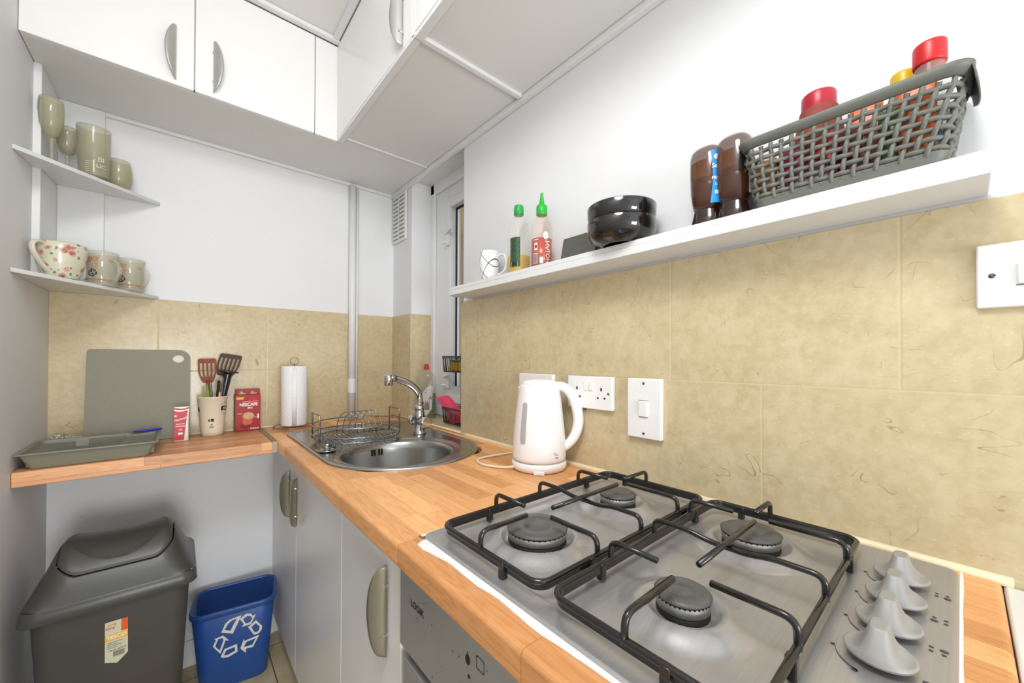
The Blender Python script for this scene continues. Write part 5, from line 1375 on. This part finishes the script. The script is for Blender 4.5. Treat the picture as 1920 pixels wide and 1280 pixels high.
add_patch(f, rrect(-.019, -.008, .066, .080, .001, 1), df2)
for k in range(9): add_patch(f, [(-.004 + k * .0026, .040), (-.0025 + k * .0026, .040), (-.0025 + k * .0026, .070 + (k % 3) * .008), (-.004 + k * .0026, .070 + (k % 3) * .008)], df2)
f.build('label_print', M['ink'], dl)

cd_ = thing('wire_caddy', 'black two-tier wire caddy in the window recess', 'caddy', (.052, 1.418, .927))
def wbasket(z0_, name):
    m = MB(); hx, hy, h_ = .034, .100, .066
    for z, r in ((h_, .0026), (.0, .0022)):
        sc_ = 1 if z else .90
        m.tube([(x * sc_, y * sc_, z0_ + z) for x, y in rrect(-hx, hx, -hy, hy, .02, 5)], r, 8, closed=True)
    m.tube([(x * .97, y * .97, z0_ + h_ - .006) for x, y in rrect(-hx, hx, -hy, hy, .02, 5)], .0018, 6, closed=True)
    lp = rrect(-hx, hx, -hy, hy, .02, 5)
    for k in range(44):
        p_, n_ = loop_at(lp, k / 44); m.tube([(p_.x, p_.y, z0_ + h_), (p_.x * .9, p_.y * .9, z0_)], .0014, 5)
    for k in range(13): y_ = -.085 + k * .0142; m.tube([(-.03, y_, z0_), (.03, y_, z0_)], .0013, 5)
    return m.build(name, M['enamel'], cd_)
wbasket(.004, 'wire_basket'); wbasket(.228, 'wire_basket')
m = MB()
for y_ in (-.04, .04): m.tube([(.034, y_, .004), (.034, y_, .31)], .0022, 8)
m.build('back_frame', M['enamel'], cd_)
sp_ = thing('sponge', 'yellow sponge in the upper wire basket of the caddy', 'sponge', (.052, 1.415, .927 + .2305))
MB().box(-.022, .022, -.055, .050, 0, .040).build('sponge_block', M['sponge'], sp_, bevel=.004)
MB().box(-.022, .022, -.055, .050, .0405, .050).build('scouring_pad', M['detgreen'], sp_, bevel=.002)
pc = MB(); TL, TR, BR_, BL_ = Vector((.014, 1.560, 1.035)), Vector((.046, 1.500, 1.047)), Vector((.062, 1.400, .986)), Vector((.030, 1.470, .968))
def pcl(u, v):
    if v < .7: t = v / .7; p_ = (TL * (1 - u) + TR * u) * (1 - t) + (BL_ * (1 - u) + BR_ * u) * t
    else: t = (v - .7) / .3; p_ = (BL_ * (1 - u) + BR_ * u); p_ = p_ + Vector((.004 * t, -.006 * t, -.050 * t))
    return tuple(p_ + Vector((.002 * math.sin(u * 9 + v * 4), 0, .003 * math.sin(v * 8))))
pc.grid(14, 20, pcl)
tag(pc.build('cleaning_cloth', M['pink'], solid=.0015), 'bright pink cleaning cloth draped out of the lower wire basket', 'cloth')
gl = MB(); gl.lathe([(0, 0), (.016, 0), (.018, .01), (.018, .055), (.010, .066), (0, .067)], 20); o = gl.build('scrub_jar', plain('dark_brown_green_jar', (64, 62, 38), .3)); o.location = (.055, 1.350, .933)
tag(o, 'dark green-brown tub in the lower wire basket beside the pink cloth', 'tub')
yc = MB(); yc.grid(6, 14, lambda u, v: (.004 + .014 * u, 1.314 + .006 * math.sin(v * 9) + .006 * u, 1.17 + .21 * v))
tag(yc.build('rubber_glove', M['ycloth'], solid=.003), 'pale yellow strip hanging at the edge of the window recess', 'glove')

# ------------------------------------------------------------------ bins
# dark grey swing bin
bn = thing('swing_bin', 'large dark grey swing-top bin under the short worktop at the left', 'bin', (-.9965, 1.665, 0.0))
W_, D_ = .1725, .150
def brr(sx_, sy_, z, r=.035): return [(x, y, z) for x, y in rrect(-sx_, sx_, -sy_, sy_, r, 7)]
m = MB(); m.loft([brr(.128, .108, .0, .03), brr(.132, .112, .012, .034), brr(.1575, .1360, .535, .034), brr(.1600, .1385, .5595, .034)]); m.build('bin_body', M['binbody'], bn)
ZL0 = .535
def lidz(X, Y):
    W2_, D2_ = W_ - .004, D_ - .004
    gx = max(0, min(1, (1 - abs(X) / W2_) / .46)); gx = gx * gx * (3 - 2 * gx) * .35 + .65 * math.sin(gx * PI / 2)
    yy = min(1, abs(Y) / D2_); gy = max(0, 1 - yy ** 2.3)
    e = .018 * math.exp(-((abs(X) - .125) / .022) ** 2) * max(0, 1 - yy ** 2)
    return ZL0 + .0345 + .128 * gx * gy + e * .6
lm = MB()
lm.loft([brr(W_ + .002, D_ + .002, ZL0, .034), brr(W_ + .0035, D_ + .0035, ZL0 + .002, .035), brr(W_, D_, ZL0 + .030, .034), brr(W_ - .004, D_ - .004, ZL0 + .0345, .032)], cap0=False, cap1=False)
lm.loft([brr(W_ + .001, D_ + .001, ZL0 + .001, .034), brr(W_ - .006, D_ - .006, ZL0 + .001, .030)], cap0=False, cap1=False)
def inflap(X, Y, g=0.0):
    hx, hy, r = .122 - g, .116 - g, .050
    dx = max(0, abs(X) - (hx - r)); dy = max(0, abs(Y) - (hy - r)); return math.hypot(dx, dy) < r and abs(X) < hx and abs(Y) < hy
def supersq(u, v):
    a, b = 2 * u - 1, 2 * v - 1
    X, Y = a * (W_ - .004), b * (D_ - .004); r = .032
    ax, ay = abs(X) - (W_ - .004 - r), abs(Y) - (D_ - .004 - r)
    if ax > 0 and ay > 0:
        mx = max(ax, ay); l = math.hypot(ax, ay); k = mx / l; X = math.copysign(W_ - .004 - r + ax * k, X); Y = math.copysign(D_ - .004 - r + ay * k, Y)
    return X, Y
def lidp(u, v): X, Y = supersq(u, v); return (X, Y, lidz(X, Y))
hx, hy, r_ = .120, .114, .048
NL = 15
Lo = [Vector(p_) for p_ in rrect(-(W_ - .004), W_ - .004, -(D_ - .004), D_ - .004, .032, NL)]; Li = [Vector(p_) for p_ in rrect(-hx, hx, -hy, hy, r_, NL)]
def dens(L_):
    out = []
    for i_ in range(len(L_)):
        a_, b_ = L_[i_], L_[(i_ + 1) % len(L_)]
        m_ = 14 if i_ % (NL + 1) == NL else 1
        for k_ in range(m_): out.append(a_ + (b_ - a_) * k_ / m_)
    return out
Lo, Li = dens(Lo), dens(Li)
lm.loft([[(p_.x, p_.y, lidz(p_.x, p_.y)) for p_ in [o_ + (i_ - o_) * t_ for o_, i_ in zip(Lo, Li)]] for t_ in [k / 16 for k in range(17)]]
        + [[(p_.x * .997, p_.y * .997, lidz(p_.x, p_.y) - .018) for p_ in Li]], cap0=False, cap1=False)
lm.build('bin_lid', M['binlid'], bn)
fm_ = MB()
LF = dens([Vector(p_) for p_ in rrect(-hx + .0028, hx - .0028, -hy + .0028, hy - .0028, r_ - .0028, NL)]); nF = len(LF)
def flapp(u, v):
    p_ = LF[int(round(v * nF)) % nF] * u; X, Y = p_.x, p_.y
    z = lidz(X, Y); el = (X / .104) ** 2 + ((Y + .010) / .088) ** 2
    if el < 1: z -= .0100 * (1 - el) ** .55
    return (X, Y, z - .0030 * max(0, (u - .97) / .03) ** 2)
fm_.grid(60, nF, flapp)
fm_.build('swing_flap', M['binlid'], bn)
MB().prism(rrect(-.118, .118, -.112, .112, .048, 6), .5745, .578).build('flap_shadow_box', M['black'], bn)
# bin label on the front face (local -y)
def bface(u, v):
    z = .405 + v; t = z / .535; return (u, -(.112 + (.1360 - .112) * t) - .0010, z)
pol = [(-.005, .088), (.040, .088), (.040, -.020), (.0215, -.038), (-.005, -.025)]
f = MB()
def q4(mb, x0_, x1_, y0_, y1_, off=0): mb.add([tuple(Vector(bface(a, b)) + Vector((0, -off, 0))) for a, b in ((x0_, y0_), (x1_, y0_), (x1_, y1_), (x0_, y1_))], [(0, 1, 2, 3)])
lx0 = -.020
def pgn(mb, pts_, off=0): mb.add([tuple(Vector(bface(a, b)) + Vector((0, -off, 0))) for a, b in pts_], [tuple(range(len(pts_)))])
LZ = .080
lab_ = [(lx0, LZ), (lx0 + .0445, LZ), (lx0 + .0450, LZ - .100), (lx0 + .0240, LZ - .121), (lx0, LZ - .110)]
pgn(f, lab_); la_ = f.build('label', M['paleprint'], bn)
f = MB(); q4(f, lx0 + .0315, lx0 + .0445, LZ - .034, LZ, .0004); f.build('label_block', M['orange'], la_)
f = MB(); q4(f, lx0, lx0 + .0448, LZ - .053, LZ - .037, .0004); f.build('label_block', M['yellow'], la_)
f = MB(); bm_ = lambda u, v: tuple(Vector(bface(lx0 + .0224 + u, LZ - .045 + v)) + Vector((0, -.0008, 0)))
add_text(f, 'TESCO', .0135, bm_, .0003, .95); f.build('label_lettering', M['white'], la_)
f = MB(); bm_ = lambda u, v: tuple(Vector(bface(lx0 + .010 + u, LZ - .018 + v)) + Vector((0, -.0008, 0))); add_text(f, 'bins', .011, bm_, .0002); add_text(f, 'swing', .008, lambda u, v: bm_(u + .003, v + .010), 0); f.build('label_lettering', M['orange'], la_)
f = MB()
for k in range(4): q4(f, lx0 + .004, lx0 + .034 - (k % 2) * .008, LZ - .060 - k * .005, LZ - .0585 - k * .005, .0005)
f.build('label_lettering', M['greyink'], la_)
f = MB()
for k in range(12): q4(f, lx0 + .016 + k * .0019, lx0 + .0170 + k * .0019, LZ - .101, LZ - .086, .0005)
add_text(f, '175-251 297 0 19', .0050, lambda u, v: tuple(Vector(bface(lx0 + .024 + u, LZ - .082 + v)) + Vector((0, -.0006, 0))), .0001)
f.build('barcode', M['ink'], la_)

# blue recycling bin
rb = thing('recycling_bin', 'blue open recycling bin with white arrow symbol, right of the dark swing bin', 'bin', (-.695, 1.832, 0.001), R(-9))
HB = .300
def blr(sx_, sy_, z, r=.04): return [(x, y, z) for x, y in rrect(-sx_, sx_, -sy_, sy_, r, 7)]
m = MB(); m.loft([blr(.100, .066, .0, .03), blr(.104, .070, .006, .034), blr(.1275, .0945, HB - .010, .042), blr(.1255, .0925, HB - .006, .042), blr(.1020, .068, .010, .034)], cap0=True, cap1=True); m.build('bin_body', M['blue'], rb)
m = MB(); m.loft([blr(.1270, .0940, HB - .024, .042), blr(.1320, .0990, HB - .020, .045), blr(.1335, .1005, HB - .006, .046), blr(.1315, .0985, HB, .045), blr(.1265, .0935, HB - .001, .042), blr(.1250, .0920, HB - .012, .042)], cap0=False, cap1=False); m.build('rim', M['blue'], rb)
sy = MB()
SYM = dict(A=([(-.0331, -.0843), (-.0217, -.0547), (-.0092, -.0432), (.0273, -.0384), (.0011, -.1016)], [(-.0232, -.0776), (-.0134, -.0579), (-.0019, -.0488), (.0131, -.0466), (-.0061, -.0872)]),
 B=([(.0215, -.052), (.041, -.0378), (.0563, -.0427), (.0614, -.054), (.0718, -.0507), (.0558, -.0847), (.0276, -.0861), (.0344, -.0764)], [(.0316, -.0558), (.045, -.0479), (.0552, -.0532), (.0602, -.0645), (.0533, -.0765), (.0395, -.0769)]),
 C=([(.0469, -.0937), (.0716, -.0747), (.0913, -.1059), (.0901, -.1203), (.0815, -.1318), (.0657, -.1328)], [(.0572, -.0977), (.0714, -.0871), (.0834, -.105), (.0822, -.1172), (.0763, -.1237), (.0674, -.1224)]),
 D=([(.0237, -.1695), (.0345, -.1349), (.0359, -.1451), (.0826, -.1374), (.0626, -.18), (.0417, -.1772), (.0404, -.1945)], [(.0341, -.168), (.0431, -.151), (.0719, -.148), (.0601, -.17)]),
 E=([(-.0342, -.1768), (-.0238, -.1522), (.0139, -.147), (.0154, -.1785), (-.0121, -.1887), (-.0295, -.1848)], [(-.0253, -.1756), (-.018, -.1591), (.0072, -.1566), (.0079, -.1716), (-.0144, -.1789)]),
 F=([(-.0543, -.1006), (-.0447, -.1003), (-.0275, -.0973), (-.0098, -.124), (-.0206, -.1195), (-.0355, -.1661), (-.0575, -.1292), (-.0482, -.106)], [(-.0503, -.1309), (-.0424, -.1069), (-.0302, -.1062), (-.0264, -.1149), (-.0376, -.1521)]))
from mathutils.geometry import tessellate_polygon
def bfc(u, v):
    z = HB + v * .976; t = (z - .006) / (HB - .016); return (u - .004, -(.070 + .0245 * t) - .0012, z)
for k_, (o_, i_) in SYM.items():
    tris = tessellate_polygon([[Vector((x, y, 0)) for x, y in o_], [Vector((x, y, 0)) for x, y in i_]])
    al_ = o_ + i_; sy.add([bfc(*p_) for p_ in al_], [tuple(t_) for t_ in tris])
sy.build('recycling_symbol', M['symbol'], rb)
